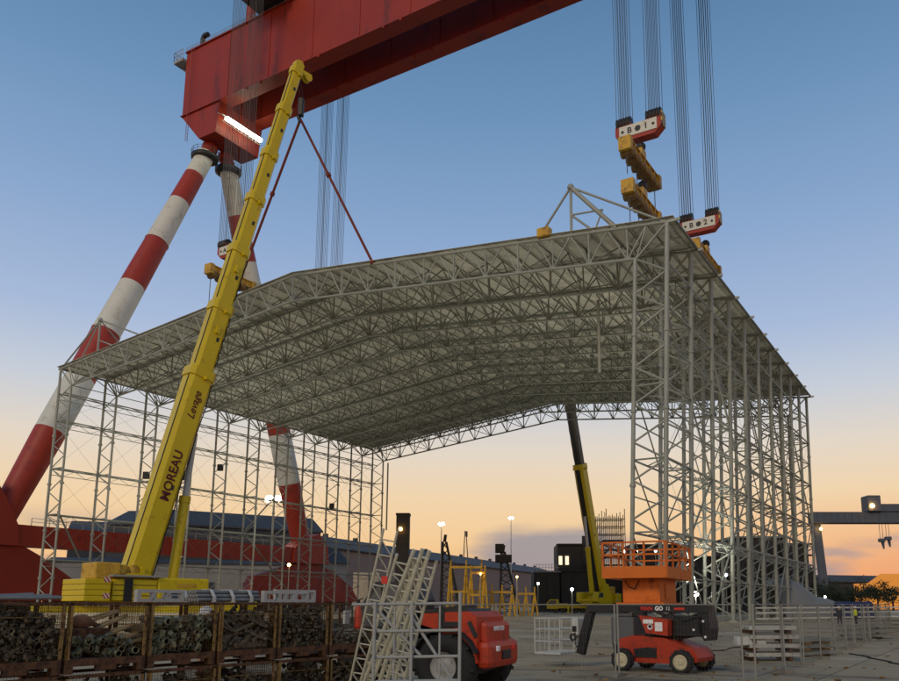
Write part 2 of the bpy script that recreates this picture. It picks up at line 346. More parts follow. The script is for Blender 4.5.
# side-wall girts: flat lattice rails at several heights
for side in (0, 1):
    for zz in (8.5, 15.3, 22.4, 29.9, 34.3):
        g = MB()
        def pt(s, t, z=zz):
            k = t/bay; ss = s if side == 0 else WID-s
            return B(ss + foot_shift(ss,k)*(1-z/EAVE), t, z)
        ws = CW if side == 0 else 1.3
        g.tube(pt(0,0), pt(0,LEN), .12 if side == 0 else .10, 6); g.tube(pt(ws,0), pt(ws,LEN), .11 if side == 0 else .10, 6)
        n = 20
        for i in range(n):
            a, b2 = (0, ws) if i % 2 == 0 else (ws, 0)
            g.tube(pt(a,i*LEN/n), pt(b2,(i+1)*LEN/n), .06, 5)
        if side == 1 or zz in (15.3, 8.5):
            g.tube(pt(0,0,zz-.9), pt(0,LEN,zz-.9), .06, 5)
            for i in range(2*n): g.tube(pt(0,i*LEN/n/2,zz-(.9 if i % 2 else 0)), pt(0,(i+1)*LEN/n/2,zz-(0 if i % 2 else .9)), .04, 4)
        g.build('side_girt', M_GALV, sh, world=True)
    x = MB(); x2 = MB()
    lv = [.6, 8.5, 15.3, 22.4, 29.9, 34.3]
    for k in range(NF-1):
        for a, b2 in zip(lv[:-1], lv[1:]):
            def q(kk, z):
                ss = .25 if side == 0 else WID-.25
                return B(ss + foot_shift(ss,kk)*(1-z/EAVE), kk*bay, z)
            x.tube(q(k,a), q(k+1,b2), .015, 4); x.tube(q(k,b2), q(k+1,a), .015, 4)
    x.build('tie_rods', M_GALVD, sh, world=True)
for s_ in (0.0, CW):
    for z_ in (4.4, 11.9, 18.9, 26.2):
        x = MB(); x.tube(B(s_+1.6*(1-z_/EAVE),0,z_), B(s_+.8*(1-z_/EAVE),LEN,z_), .075, 5); x.build('wall_tie', M_GALV, sh, world=True)
for k in range(NF-1):
    x = MB()
    for a, b2 in ((.6,8.5),(8.5,15.3),(15.3,22.4),(22.4,29.9)):
        def q(kk, z): return B(CW+foot_shift(0,kk)*(1-z/EAVE), kk*bay, z)
        if k % 2: x.tube(q(k,a), q(k+1,b2), .075, 5)
        else: x.tube(q(k,b2), q(k+1,a), .075, 5)
    x.build('wall_brace', M_GALV, sh, world=True)
# heavier raking members seen on the right wall and near the middle of the left wall
x = MB()
for k in (0, 2, 4, 6, 8):
    def q(kk, z): return B(foot_shift(0,kk)*(1-z/EAVE)+.1, kk*bay, z)
    x.tube(q(k,29.9), q(k+1,22.4), .1, 6); x.tube(q(k+1,22.4), q(k+2,15.3), .1, 6)
    x.tube(q(k+1,8.5), q(k+2,15.3), .09, 6); x.tube(q(k,.6), q(k+1,8.5), .09, 6)
x.build('raking_brace', M_GALV, sh, world=True)
for q0, q1 in (((6,23.5),(4.9,15)),((5.1,15),(6.7,4)),((.2,16),(.75,9))):
    x = MB(); x.tube(B(WID-.3,q0[0]*bay,q0[1]), B(WID-.3,q1[0]*bay,q1[1]), .16, 6); x.build('raking_brace', M_GALVD, sh, world=True)
# purlins along the roof, one mesh per slope, and knee braces fanning from the bottom nodes
for sl in (0, 1):
    pu = MB()
    for i in range(1+NP*sl, NP+NP*sl+ (0 if sl else 1)):
        s = i*P/2; pu.tube(B(s,0,ztop(s)-.02), B(s,LEN,ztop(s)-.02), .065, 4)
    pu.build('purlins', M_GALVD, sh, world=True)
for i in range(0, NP+1):
    s = min(max(i*P, CW), WID-CW)
    kn = MB(); zb = ztop(s)-DEP
    if i % 2 == 0: kn.tube(B(s,0,zb), B(s,LEN,zb), .07, 5)
    for k in range(NF):
        for sgn in (-1, 1):
            if 0 <= k+sgn*.5 <= NF-1:
                tm = (k+sgn*.5)*bay
                if i % 2:
                    kn.tube(B(s,k*bay,zb), B(s,tm,ztop(s)-.1), .08, 5)
                else:
                    for ds in (-P/2, P/2):
                        if 0 <= s+ds <= WID: kn.tube(B(s,k*bay,zb), B(s+ds,tm,ztop(s+ds)-.1), .075, 5)
    kn.build('knee_bracing', M_GALVD, sh, world=True)
# the roof cover, pulled between the purlins
rm = MB(); NU, NV = NP*4, (NF-1)*6
def sag(i, j):
    u = (i % 2)/2*2; 
    a = math.sin(math.pi*(i % 4)/4)*.10 + math.sin(math.pi*(j % 6)/6)*.18
    return a + rnd.uniform(0,.07)
idx = {}
for j in range(NV+1):
    for i in range(NU+1):
        s = i*WID/NU; t = j*LEN/NV
        p = B(s-(.7 if i == 0 else 0)+(.7 if i == NU else 0), t-(.3 if j == 0 else 0)+(.3 if j == NV else 0), ztop(s)+.42-(sag(i,j) if 0 < j < NV else .05))
        idx[i,j] = len(rm.v); rm.v.append(p)
for j in range(NV):
    for i in range(NU):
        rm.f.append([idx[i,j],idx[i+1,j],idx[i+1,j+1],idx[i,j+1]]); rm.m.append(0); rm.sm.append(False)
ro = rm.build('roof_cover', M_MEMB, sh, world=True)
so = ro.modifiers.new('thick','SOLIDIFY'); so.thickness = .04; so.offset = 1
# rafter edge beams at the eaves
for ss in (-.7, WID+.6):
    e = MB(); e.tube(B(ss,0,EAVE+.15), B(ss,LEN,EAVE+.15), .15, 6); e.build('eaves_beam', M_GALVD, sh, world=True)
# lifting masts with their stays above both ends of the front truss
def mast(sm, stays):
    o = MB(); ap = B(sm,0,44.7)
    o.tube(B(sm,0,ztop(sm)), ap, .15, 8)
    for s, r in stays: o.tube(ap, B(s,0,ztop(s)+.1), r, 8)
    mid = B(sm,0,42.2); a = B(sm-5 if sm < 50 else sm+4,0,ztop(sm)+1.9)
    if sm < 50:
        o.tube(B(sm,0,41.6), B(6.6,0,41.3), .11, 6); o.tube(B(sm,0,41.6), B(7.4,0,ztop(7)), .12, 6); o.tube(B(6.6,0,41.3), B(7.6,0,ztop(7)), .1, 6)
        o.tube(ap, B(4.6,5,ztop(4.6)+.2), .13, 6)
    else:
        o.tube(ap, B(sm,7,ztop(sm)), .1, 6); o.tube(B(sm,0,41.5), B(sm-4.5,0,ztop(sm-4.5)), .1, 6)
    o.ball(ap, .38, seg=8)
    o.build('lifting_mast', M_GALV, sh, world=True)
mast(10.1, ((.3,.12),(14.0,.13),(5.2,.24)))
mast(WID-9.1, ((WID-.2,.13),(WID-19.5,.13),(WID-5,.1)))
o = MB(); o.rbox((-.7,-.5,0),(.7,.5,1.0),.1,M=Matrix.Translation(B(13.2,0,ztop(13.2)+.2)) @ Matrix.Rotation(R(150),4,'Z'))
o.build('lifting_lug', M_YELD, sh, world=True)
# loose members still hanging from the roof
for s, t, z0, z1 in ((11.5,10,27.5,36),(WID-1.5,LEN-2,22,33),(WID-7,LEN-3,18.5,34),(WID-14,14,23,35)):
    o = MB(); o.tube(B(s,t,z0), B(s,t,z1), .17, 6); o.build('hanging_post', M_GALV, sh, world=True)
# small floodlights and boxes clamped to the left columns
for k, z in ((2,23.4),(3,24.2),(8,23.0),(4,27.0)):
    o = MB(); p = B(WID-1.6,k*bay,z); o.rbox(p-V((.5,.35,.6)), p+V((.5,.35,.6)), .08); o.build('junction_box', M_DARK, sh, world=True)

# ------------------------------------------------------------------ red gantry crane
LP = V((-82,128,0))
def G(wd, s, z): return LP + d1*s - d2*wd + ZV*z
gc = thing('gantry_crane', G(0,39,0), 'giant red shipyard gantry crane with red and white striped legs, straddling the shelter', 'crane')
ZB, ZT = 108.0, 123.5
def gbox(m, w0, w1, s0, s1, z0, z1, mi=0):
    c = [G(a,b,z) for z in (z0,z1) for a,b in ((w0,s0),(w1,s0),(w1,s1),(w0,s1))]
    m._add(c, [(0,3,2,1),(4,5,6,7),(0,1,5,4),(1,2,6,5),(2,3,7,6),(3,0,4,7)], mi)
for s0, s1 in ((34,36.6),(43.4,46)):
    g = MB(); gbox(g, -6, 150, s0, s1, ZB, ZT)
    for wd in range(8, 150, 12):       # stiffener ribs and lugs on the flange
        gbox(g, wd, wd+.25, s0-.12, s0, ZB+.4, ZT-.4)
    gbox(g, -6.2, 150.2, s0-.35, s1+.35, ZB-.25, ZB); gbox(g, -6.2, 150.2, s0-.35, s1+.35, ZT, ZT+.25)
    for wd in (14,18,30,34,50,54,70,74,90,94): gbox(g, wd, wd+.5, s0-.5, s0+.1, ZB-.75, ZB-.25)
    g.build('main_girder', M_RED, gc, world=True)
# end carriage: deep haunch that joins the girders above the legs
for off, flip in ((0,1),(140,-1)):
    h = MB(); poly = [(-6.1,ZB-.25),(0,100.8),(5.2,100.8),(6.0,ZB-.25)]
    vs = [G(off+flip*a, s, z) for s in (34.02,45.98) for a,z in poly]
    h._add(vs, [(0,1,2,3),(7,6,5,4),(0,4,5,1),(1,5,6,2),(2,6,7,3),(3,7,4,0)])
    gbox(h, off-5.9, off+5.9, 36.7, 43.3, ZB, ZT-.3)
    h.build('end_carriage', M_RED, gc, world=True)
def leg(p_top, p_foot, r0, r1, bands, mats):
    m = MB(); n = 28; prev = 0
    kk = [(0,1.9),(.3,2.3),(.55,2.55),(.8,2.55),(.9,2.25),(1,2.0)]
    def rad(f):
        for (a,c),(b,d) in zip(kk[:-1],kk[1:]):
            if f <= b: return c+(d-c)*(f-a)/(b-a)
        return kk[-1][1]
    bands = [(f,mi) for f,mi in bands]; ext = []; last = 0
    for f, mi in bands:
        for g in [g for g,_ in kk if last < g < f]: ext.append((g,mi))
        ext.append((f,mi)); last = f
    bands = ext
    for f, mi in bands:
        a = p_top.lerp(p_foot, prev); b2 = p_top.lerp(p_foot, f)
        m.tube(a, b2, rad(prev), n, rad(f), mi, cap=(prev == 0 or f == 1)); prev = f
    for f, mi in ((.001,0),(.287,0),(.545,0)):
        p = p_top.lerp(p_foot, f); q = p_top.lerp(p_foot, f+.004); m.tube(p, q, rad(f)+.1, n, mi=mi)
    return m.build('leg', mats, gc, world=True)
for off in (0,140):
    TL, TR = G(off,36.2,98), G(off,42.2,98); FL, FR = G(off,1.0,13.5), G(off,71.4,12.5)
    leg(TL, FL, 1.9, 2.75, [(.075,0),(.165,1),(.29,0),(.42,1),(.545,0),(.665,1),(.79,0),(1,1)], [M_WHITE, M_REDL])
    leg(TR, FR, 1.9, 2.5, [(.12,0),(.235,1),(.34,0),(.46,1),(.585,0),(.67,1),(.80,0),(1,1)], [M_WHITE, M_REDL])
    # hinge heads with their service platforms
    for T, Ft in ((TL,FL),(TR,FR)):
        hd = MB(); ax = (T-Ft).normalized()
        hd.tube(T, T+ax*1.4, 1.7, 16, 1.5); hd.ball(T+ax*2.2, 1.75, seg=14)
        hd.tube(T+ax*1.5, V((T.x,T.y,101))-d1*(0)+d1*(.8 if T is TL else -.8), 1.1, 14)
        hd.build('leg_head', M_REDL, gc, world=True)
        pf = MB(); c = T - ax*.6
        pf.lathe([(2.0,-1.1),(2.8,-.7),(2.9,.1),(2.0,.1)], c, (0,0,1), 20)
        for i in range(14):
            a = 2*math.pi*i/14; b2 = 2*math.pi*(i+1)/14
            p = c+V((2.8*math.cos(a),2.8*math.sin(a),.1)); q = c+V((2.8*math.cos(b2),2.8*math.sin(b2),.1))
            pf.tube(p, p+ZV*1.3, .05, 4)
            for hz in (.65,1.3): pf.tube(p+ZV*hz, q+ZV*hz, .04, 4)
        pf.build('service_platform', M_DARK, gc, world=True)
    sb = MB(); gbox(sb, off-1.6, off+1.6, -12, 78, 11.3, 14.8)
    for s in range(-9, 78, 6): gbox(sb, off+1.6, off+1.72, s, s+.2, 11.5, 14.6)
    sb.build('sill_beam', M_REDL, gc, world=True)
    for FX, sg in ((2.4,1),(71.4,-1)):
        ft = MB()
        poly = [(-19,11.3),(-17,21),(-11,25),(-4.4,23.5),(-1,18.5),(1.0,14.8),(1.5,11.3)] if sg == 1 else [(-5.4,11.3),(-5,14.8),(-2.6,16.5),(2.8,18.5),(5.9,15.5),(6.6,11.3)]
        vs = [G(off+a, FX+x, z) for a in ((-2.3,2.3) if sg == 1 else (-2.0,2.0)) for x,z in poly]; n = len(poly)
        ft._add(vs, [tuple(range(n-1,-1,-1)), tuple(range(n,2*n))]+[(i,(i+1) % n,n+(i+1) % n,n+i) for i in range(n)])
        ft.build('leg_foot', M_REDL, gc, world=True)
        bo = MB()
        poly = [(-18,2.5),(-16,8),(-9,9.8),(-3,11.3),(3,11.3),(6,9.8),(13,5.5),(15,2.5)] if sg == 1 else [(-18,2.5),(-16,8),(-9,9.8),(-3,11.3),(3,11.3),(9,9.8),(16,6.0),(19,2.5)]
        vs = [G(off+a, FX+x, z) for a in (-1.2,1.2) for x,z in poly]; n = len(poly)
        bo._add(vs, [tuple(range(n-1,-1,-1)), tuple(range(n,2*n))]+[(i,(i+1) % n,n+(i+1) % n,n+i) for i in range(n)])
        bo.build('equaliser_beam', M_RED, gc, world=True)
        for x in range(-15, 17, 5):
            b2 = MB(); gbox(b2, off-.9, off+.9, FX+x-1.9, FX+x+1.9, .9, 2.5)
            for dx in (-1,1): b2.tube(G(off-.4,FX+x+dx,.6), G(off+.4,FX+x+dx,.6), .6, 14)
            b2.build('bogie', M_DARK, gc, world=True)
# handrail, walkways
hr = MB()
for s in (33.4,):
    for wd in range(-6, 3):
        hr.tube(G(wd,s,14.8+0), G(wd,s,14.8), .05, 4)
for sa in range(6, 66, 3):
    hr.tube(G(1.5,sa,14.8), G(1.5,sa,16), .06, 4)
for z in (15.4,16): hr.tube(G(1.5,6,z), G(1.5,66,z), .05, 4)
hr.build('handrail', M_GREY, gc, world=True)
ck = MB(); gbox(ck, -9.0, -6.0, 33, 38, ZT-2.2, ZT-1.6); 
for i in range(7):
    ck.tube(G(-9,33+i*.8,ZT-1.6), G(-9,33+i*.8,ZT+.6), .06, 4); 
for i in range(5): ck.tube(G(-9+i*.75,33,ZT-1.6), G(-9+i*.75,33,ZT+.6), .06, 4)
for z in (ZT-.5,ZT+.6): ck.tube(G(-9,33,z), G(-9,38,z), .06, 4); ck.tube(G(-9,33,z), G(-6,33,z), .06, 4)
ck.tube(G(-8.5,35,ZT-2.2), G(-6.1,35,ZT-5), .15, 6)
ck.build('access_platform', M_GREY, gc, world=True)
vp = MB(); vp.path([G(-2.2,35,ZT), G(-2.2,35,ZT+3.0), G(-1.6,35,ZT+3.6), G(-.6,35,ZT+3.4)], .55, 8); vp.build('vent_pipe', M_DARK, gc, world=True)
mt = MB(); mt.tube(G(7.6,39,ZT), G(9.6,39,ZT+30), 1.0, 14); mt.build('jib_mast', M_RED, gc, world=True)
gr = MB()
for wd in range(-6, 150, 3): gr.tube(G(wd,33.8,ZT), G(wd,33.8,ZT+1.2), .06, 4)
for z in (ZT+.6,ZT+1.2): gr.tube(G(-6,33.8,z), G(147,33.8,z), .045, 4)
gr.build('top_handrail', M_GREY, gc, world=True)
lc = MB()
for s in (33.1,33.6): lc.tube(G(-3.2,s,100.8), G(-3.2,s,ZT), .05, 4)
for i in range(44): lc.tube(G(-3.2,33.1,101+i*.5), G(-3.2,33.6,101+i*.5), .035, 4)
lc.build('ladder', M_RED, gc, world=True)
# floodlight strip under the end carriage
fl = MB()
fl.rbox(V((-.42,-4.9,-.36)), V((.42,4.9,.36)), .1, M=Matrix.Translation(G(8.2,39,103.0)) @ Matrix.Rotation(math.atan2(d1.y,d1.x)-math.pi/2,4,'Z'))
fo = fl.build('floodlight_strip', emit('floodlight_white', (.84,1.0,.74), 11), gc, world=True)
fb = MB(); fb.tube(G(7.6,33.6,103.8), G(7.6,44.8,103.8), .15, 6)
for s in (34,39,44): fb.tube(G(7.6,s,103.8), G(5.6,s,105), .1, 5)
for s in range(34,46): fb.tube(G(7.6,s,102.2), G(7.6,s,102.9), .04, 4)
fb.tube(G(7.6,33.6,102.3), G(7.6,44.8,102.3), .05, 4)
fb.build('floodlight_rail', M_GREY, gc, world=True)

# trolleys on top of the girders, ropes and hook blocks
S_N, S_F = 27.0, 53.0
for wt in (21.2, 101.7):
    t = MB(); gbox(t, wt-5, wt+5, 29, 51, ZT+.9, ZT+3.2); gbox(t, wt-3.6, wt+3.6, S_N-1, S_F+1, ZT+3.2, ZT+4.4)
    for s in (35.3,44.7):
        for a in (-4,-1.5,1.5,4): t.tube(G(wt+a,s-.4,ZT+.85), G(wt+a,s+.4,ZT+.85), .6, 12)
    gbox(t, wt-4, wt+4, 34, 46, ZT+4.4, ZT+8)
    tr = t.build('trolley', M_DARK, gc, world=True)
    for s in (S_N, S_F):
        d = MB()
        for a in (-2.6,2.6): d.lathe([(0,-1.4),(1.3,-1.4),(1.3,-1.2),(1.0,-1.2),(1.0,1.2),(1.3,1.2),(1.3,1.4),(0,1.4)], G(wt+a,s,ZT+2.6), -d2, 16)
        for i in range(9):
            a = -4+i; d.tube(G(wt+a,s+1.2*(1 if s > 40 else -1),ZT+1.5), G(wt+a,s+1.2*(1 if s > 40 else -1),ZT+3), .06, 4)
        gbox(d, wt-4, wt+4, s-1.3, s+1.3, ZT+1.1, ZT+1.4)
        d.build('hoist_drums', M_GREY, tr, world=True)
M_HAZ = bpy.data.materials.new('hazard_stripes'); M_HAZ.use_nodes = True
_n = M_HAZ.node_tree.nodes; _l = M_HAZ.node_tree.links
_tc = _n.new('ShaderNodeTexCoord'); _w = _n.new('ShaderNodeTexWave'); _w.bands_direction = 'DIAGONAL'; _w.inputs['Scale'].default_value = .55
_r = _n.new('ShaderNodeValToRGB'); _r.color_ramp.interpolation = 'CONSTANT'; _r.color_ramp.elements[0].color = (.02,.02,.02,1); _r.color_ramp.elements[1].color = (.6,.42,.02,1); _r.color_ramp.elements[1].position = .5
_l.new(_tc.outputs['Object'], _w.inputs['Vector']); _l.new(_w.outputs['Fac'], _r.inputs['Fac']); _l.new(_r.outputs['Color'], _n['Principled BSDF'].inputs['Base Color'])
def hook_block(wt, s, z, marks, label):
    c = G(wt,s,z); hb = thing('hook_block', c, label, 'hook block', group='hook blocks of the gantry crane')
    X = -d2; Y = d1
    def lp(a, b2, zz): return c + X*a + Y*b2 + ZV*zz
    def lb(m, lo, hi, mi=0):
        cs = [lp(a,b2,zz) for zz in (lo[2],hi[2]) for a,b2 in ((lo[0],lo[1]),(hi[0],lo[1]),(hi[0],hi[1]),(lo[0],hi[1]))]
        m._add(cs, [(0,3,2,1),(4,5,6,7),(0,1,5,4),(1,2,6,5),(2,3,7,6),(3,0,4,7)], mi)
    b = MB()
    poly = [(-3.3,.6),(-3.3,-.5),(-2.3,-1.5),(2.3,-1.5),(3.3,-.5),(3.3,.6),(3.1,1.5),(1.2,1.5),(1.0,.7),(-1.0,.7),(-1.2,1.5),(-3.1,1.5)]
    n = len(poly)
    vs = [lp(x,y,zz) for y in (-.75,.75) for x,zz in poly]
    b._add(vs, [tuple(range(n-1,-1,-1)), tuple(range(n,2*n))]+[(i,(i+1) % n,n+(i+1) % n,n+i) for i in range(n)])
    b.build('block_body', M_REDL, hb, world=True)
    for y0, y1 in ((-.85,-.76),(.76,.85)):
        p = MB(); lb(p, (-2.7,y0,-.95), (2.7,y1,.72)); pl = p.build('side_plate', M_WHITE, hb, world=True)
    h = MB()
    for x, r in ((0,.42),(-2.2,.2),(2.2,.2)): h.tube(lp(x,-.9,-.15), lp(x,.9,-.15), r, 16)
    h.build('pivot_pin', M_DARK, hb, world=True)
    sv = MB()
    for sx in (-1,1):
        for i in range(4):
            a = sx*2.15+(i-1.5)*.52; sv.lathe([(0,-.2),(1.05,-.2),(1.05,-.15),(.9,-.05),(.9,.05),(1.05,.15),(1.05,.2),(0,.2)], lp(a,0,1.35), X, 16)
    sv.build('sheaves', M_DARK, hb, world=True)
    hz = MB(); lb(hz, (3.31,-.74,-.5), (3.45,.74,1.5)); hz.build('hazard_panel', M_HAZ, hb, world=True)
    for i, (mk, x) in enumerate(((marks[0],-1.2),(marks[1],1.15))):
        text_part('marking', mk, 1.2, frame_mat(lp(x,-.87,-.15), X, ZV), M_TXTK, hb, bold=.03, world=True)
    for sx in (-1,1):
        rp = MB()
        for i in range(6):
            for y in (-.8,.8):
                a = sx*2.15+(i-2.5)*.36; rp.tube(lp(a,y,1.4), G(wt,s,ZT+2.6)+X*(sx*2.4+(i-2.5)*.36)+Y*y*1.1, .045, 4)
        rp.build('hoist_ropes', M_ROPE, hb, world=True)
    return hb, lp
def lifting_beam(wt, s, z, ln, stacked, label, zroof):
    c = G(wt,s,z); r = thing('lifting_beam', c, label, 'lifting beam', group='yellow lifting beams under the hook blocks')
    X = -d2; Y = d1
    def lp(a, b2, zz): return c + X*a + Y*b2 + ZV*zz
    b = MB()
    def lb(m, lo, hi, mi=0):
        cs = [lp(a,b2,zz) for zz in (lo[2],hi[2]) for a,b2 in ((lo[0],lo[1]),(hi[0],lo[1]),(hi[0],hi[1]),(lo[0],hi[1]))]
        m._add(cs, [(0,3,2,1),(4,5,6,7),(0,1,5,4),(1,2,6,5),(2,3,7,6),(3,0,4,7)], mi)
    h = ln/2
    lb(b, (-.4,-h,-.55), (.4,h,.55)); lb(b, (-.65,-h,.55), (.65,h,.68)); lb(b, (-.65,-h,-.68), (.65,h,-.55))
    for i in range(7):
        y = -h+.2+i*(ln-.4)/6; lb(b, (-.62,y-.1,-.55), (.62,y+.1,.55))
    b.build('beam', M_YELD, r, world=True)
    e = MB(); lb(e, (-.85,-h-.2,-1.1), (.85,-h+.7,.75)); e.build('end_block', M_YELD, r, world=True); e = MB(); lb(e, (-.85,h-.7,-1.1), (.85,h+.2,.75)); e.build('end_block', M_YELD, r, world=True); e = MB(); lb(e, (-.5,-.8,.85), (.5,.8,1.9)); e.build('lifting_eye', M_YELD, r, world=True)
    q = MB()
    for i in range(6):
        y = -h+1+i*(ln-2)/5; q.lathe([(0,-.9),(.55,-.9),(.62,-.7),(.62,.7),(.55,.9),(0,.9)], lp(0,y,-1.1), X, 12)
    q.build('sheave_set', M_RUSTY, r, world=True)
    s2 = MB()
    for i in range(4):
        y = -h+.6+i*(ln-1.2)/3; s2.tube(lp(0,y,-1), V((lp(0,y,0).x, lp(0,y,0).y, zroof)), .07, 4)
    s2.build('slings', M_ROPE, r, world=True)
    k = MB(); k.tube(lp(0,0,1.8), lp(0,0,3.0), .3, 8); k.ball(lp(0,.2,2.5), .7, seg=10); k.build('hook', M_DARK, r, world=True)
    return r
RZ = 39.6
hook_block(101.4, S_N, 66.4, ('B','1'), 'white and red hook block hung above the front truss, higher of the right pair')
lifting_beam(101.4, S_N, 61.4, 12.0, 0, 'upper of the two yellow lifting beams under the nearer right hook block', 57.2)
lifting_beam(101.4, S_N, 55.6, 11.0, 0, 'lower of the two yellow lifting beams under the nearer right hook block', RZ)
hook_block(102.1, S_F, 63.4, ('B','2'), 'farther white and red hook block, hanging lower and rightmost against the sky')
lifting_beam(102.3, S_F+2, 58.4, 13.0, 0, 'yellow lifting beam under the rightmost hook block by the roof edge', RZ)
hook_block(21.2, S_N, 67.4, ('A','1'), 'red hook block half hidden behind the tall yellow boom')
lifting_beam(21.2, S_N, 61.9, 10.4, 0, 'yellow lifting beam crossing behind the tall yellow boom', RZ+1)
hook_block(21.2, S_F, 60.0, ('A','2'), 'hook block on the pale ropes behind the roof ridge')
lifting_beam(21.2, S_F, 54.5, 10.0, 0, 'lifting beam hidden behind the roof ridge under the pale ropes', RZ+1)
# ------------------------------------------------------------------ telescopic mobile cranes
def boom_crane(base, tip, carrier_rz, sections, label, front, lettering):
    """base = boom foot, tip = boom head, both world points"""
    base = V(base); tip = V(tip)
    root = thing('mobile_crane', (base.x, base.y, 0), label, 'crane')
    ax = (tip-base).normalized(); hor = V((ax.x,ax.y,0)).normalized(); side = hor.cross(ZV)      # side = to the right of the boom's heading
    up = side.cross(ax).normalized()
    Lb = (tip-base).length
    # boom: octagonal telescoping sections
    f0 = -.02
    prof = [(-.5,-.42),(-.28,-.62),(.28,-.62),(.5,-.42),(.5,.42),(.36,.62),(-.36,.62),(-.5,.42)]
    for i, (fa, fb, wd, mt) in enumerate(sections):
        m = MB(); a = base + ax*(Lb*fa); b = base + ax*(Lb*fb); n = len(prof)
        vs = [p + side*(x*wd) + up*(y*wd*1.05) for p in (a,b) for x,y in prof]
        m._add(vs, [(j,(j+1) % n,n+(j+1) % n,n+j) for j in range(n)]+[tuple(range(n)),tuple(range(2*n-1,n-1,-1))])
        sc = m.build('boom_section', mt, root, world=True)
        c = MB(); q0 = b-ax*.9; q1 = b+ax*.15
        vs = [p + side*(x*(wd+.22)) + up*(y*(wd+.22)*1.05) for p in (q0,q1) for x,y in prof]
        c._add(vs, [(j,(j+1) % n,n+(j+1) % n,n+j) for j in range(n)]+[tuple(range(n)),tuple(range(2*n-1,n-1,-1))])
        c.bar(q0+side*(wd*.8)-up*.2, q0-side*(wd*.8)-up*.2, .35, .35)
        c.build('boom_collar', mt, sc, world=True)
        # dark wear strips and lugs on the section
        k = MB()
        for e in (.45,):
            p = a.lerp(b,e); k.bar(p+side*(wd*.505)-up*wd*.2, p+side*(wd*.505)-up*wd*.2+ax*.5, .05, .3, up=up); k.bar(p-side*(wd*.505)-up*wd*.2, p-side*(wd*.505)-up*wd*.2+ax*.5, .05, .3, up=up)
        k.bar(a+side*(wd*.3)+up*(wd*.66)+ax*.5, b+side*(wd*.3)+up*(wd*.66)-ax*1.0, .1, .14, up=up)
        k.bar(a-up*(wd*.655)+ax*.5, b-up*(wd*.655)-ax*1.0, wd*.5, .05, up=up)
        k.build('boom_fittings', M_DARK, sc, world=True)
        if i < 3:
            k = MB(); e0 = a+side*(wd*.36)-up*(wd*.62)+ax*1.0; e1 = b+side*(wd*.36)-up*(wd*.62)-ax*1.2
            nseg = 8; pts = [e0.lerp(e1,j/nseg) - up*(.12 if j % 2 else .0) for j in range(nseg+1)]
            k.path(pts, .06, 5); k.build('hose', M_BLK, sc, world=True)
            k = MB(); p = a.lerp(b,.55 if i else .08)+side*(wd*.52); k.bar(p, p+ax*.9, .5, .4, up=up); k.build('bracket', mt, sc, world=True)
    hd = MB(); w0 = sections[-1][2]
    hd.bar(tip-ax*.5, tip+ax*1.0, w0*.9, w0*1.2, up=up); hd.bar(tip+up*-.3, tip-up*2.0+ax*.4, w0*.8, .6, up=ax)
    for d in (-.3,.3):
        hd.tube(tip-up*1.6+side*(d-.08)+ax*.1, tip-up*1.6+side*(d+.08)+ax*.1, .55, 14); hd.tube(tip+ax*.9+side*(d-.08), tip+ax*.9+side*(d+.08), .5, 14)
    hd.build('boom_head', M_YEL, root, world=True)
    # luffing cylinder
    cb = base + hor*3.9 + ZV*(-1.2); ct = base + ax*(Lb*.25) - up*(sections[0][2]*.7)
    cy = MB(); cy.tube(cb, cb.lerp(ct,.58), .52, 16); cy.tube(cb.lerp(ct,.56), cb.lerp(ct,.6), .6, 16); cyo = cy.build('luffing_cylinder', M_YEL, root, world=True)
    ro = MB(); ro.tube(cb.lerp(ct,.58), ct, .32, 14); ro.build('piston_rod', M_LGREY, cyo, world=True)
    # superstructure, counterweight, winch: in a frame along the boom's heading
    Ms = Matrix.Translation((0,0,0)) @ Matrix(((hor.x,side.x,0,0),(hor.y,side.y,0,0),(0,0,1,0),(0,0,0,1)))
    def SB(name, lo, hi, mt, bev=.08, par=root):
        m = MB(); m.rbox(lo, hi, bev, M=Ms); return m.build(name, mt, par)
    bz = base.z
    SB('turntable', (-3.5,-1.45,1.9), (6.3,1.45,2.5), M_YEL)
    s = MB()
    for d in (-1,1):
        poly = [(-4.5,2.5),(-3.2,3.9),(-1.2,bz+.9),(.9,bz+.9),(2.6,3.3),(6.2,3.3),(6.8,2.9),(6.8,2.2),(-4.5,2.2)]
        vs = [V((x, d*1.35+e, z)) for e in (-.1,.1) for x,z in poly]; n = len(poly)
        s._add(vs, [tuple(range(n-1,-1,-1)),tuple(range(n,2*n))]+[(j,(j+1) % n,n+(j+1) % n,n+j) for j in range(n)], M=Ms)
    s.rbox((-3.2,-1.25,2.5),(6.7,1.25,3.1),.06,M=Ms); s.rbox((2.8,-1.0,3.1),(5.0,1.0,3.7),.06,M=Ms)
    s.build('superstructure', M_YEL, root)
    cw = MB()
    for i in range(4): cw.rbox((-5.6,-2.5,2.25+i*.52),(-3.2,2.5,2.25+i*.52+.5),.06,M=Ms)
    cwo = cw.build('counterweight', M_YEL, root)
    for d in (-1,1):
        for zz in (2.5,4.0):
            h = MB(); h.box((-3.9,d*2.52-.01,zz),(-3.3,d*2.52+.01,zz+.5),M=Ms); h.build('hazard_panel', M_HAZR, cwo)
    wi = MB(); wi.rbox((-4.4,-1.6,4.3),(-2.0,1.6,5.9),.15,M=Ms); wi.rbox((-3.6,-1.1,3.0),(-1.6,1.1,4.4),.15,M=Ms)
    for x in (-1.6,-.6): wi.lathe([(0,-1.2),(.75,-1.2),(.75,-1.0),(.5,-1.0),(.5,1.0),(.75,1.0),(.75,1.2),(0,1.2)], Ms @ V((x,0,5.0)), side, 16)
    wi.build('winch', M_YELD, root)
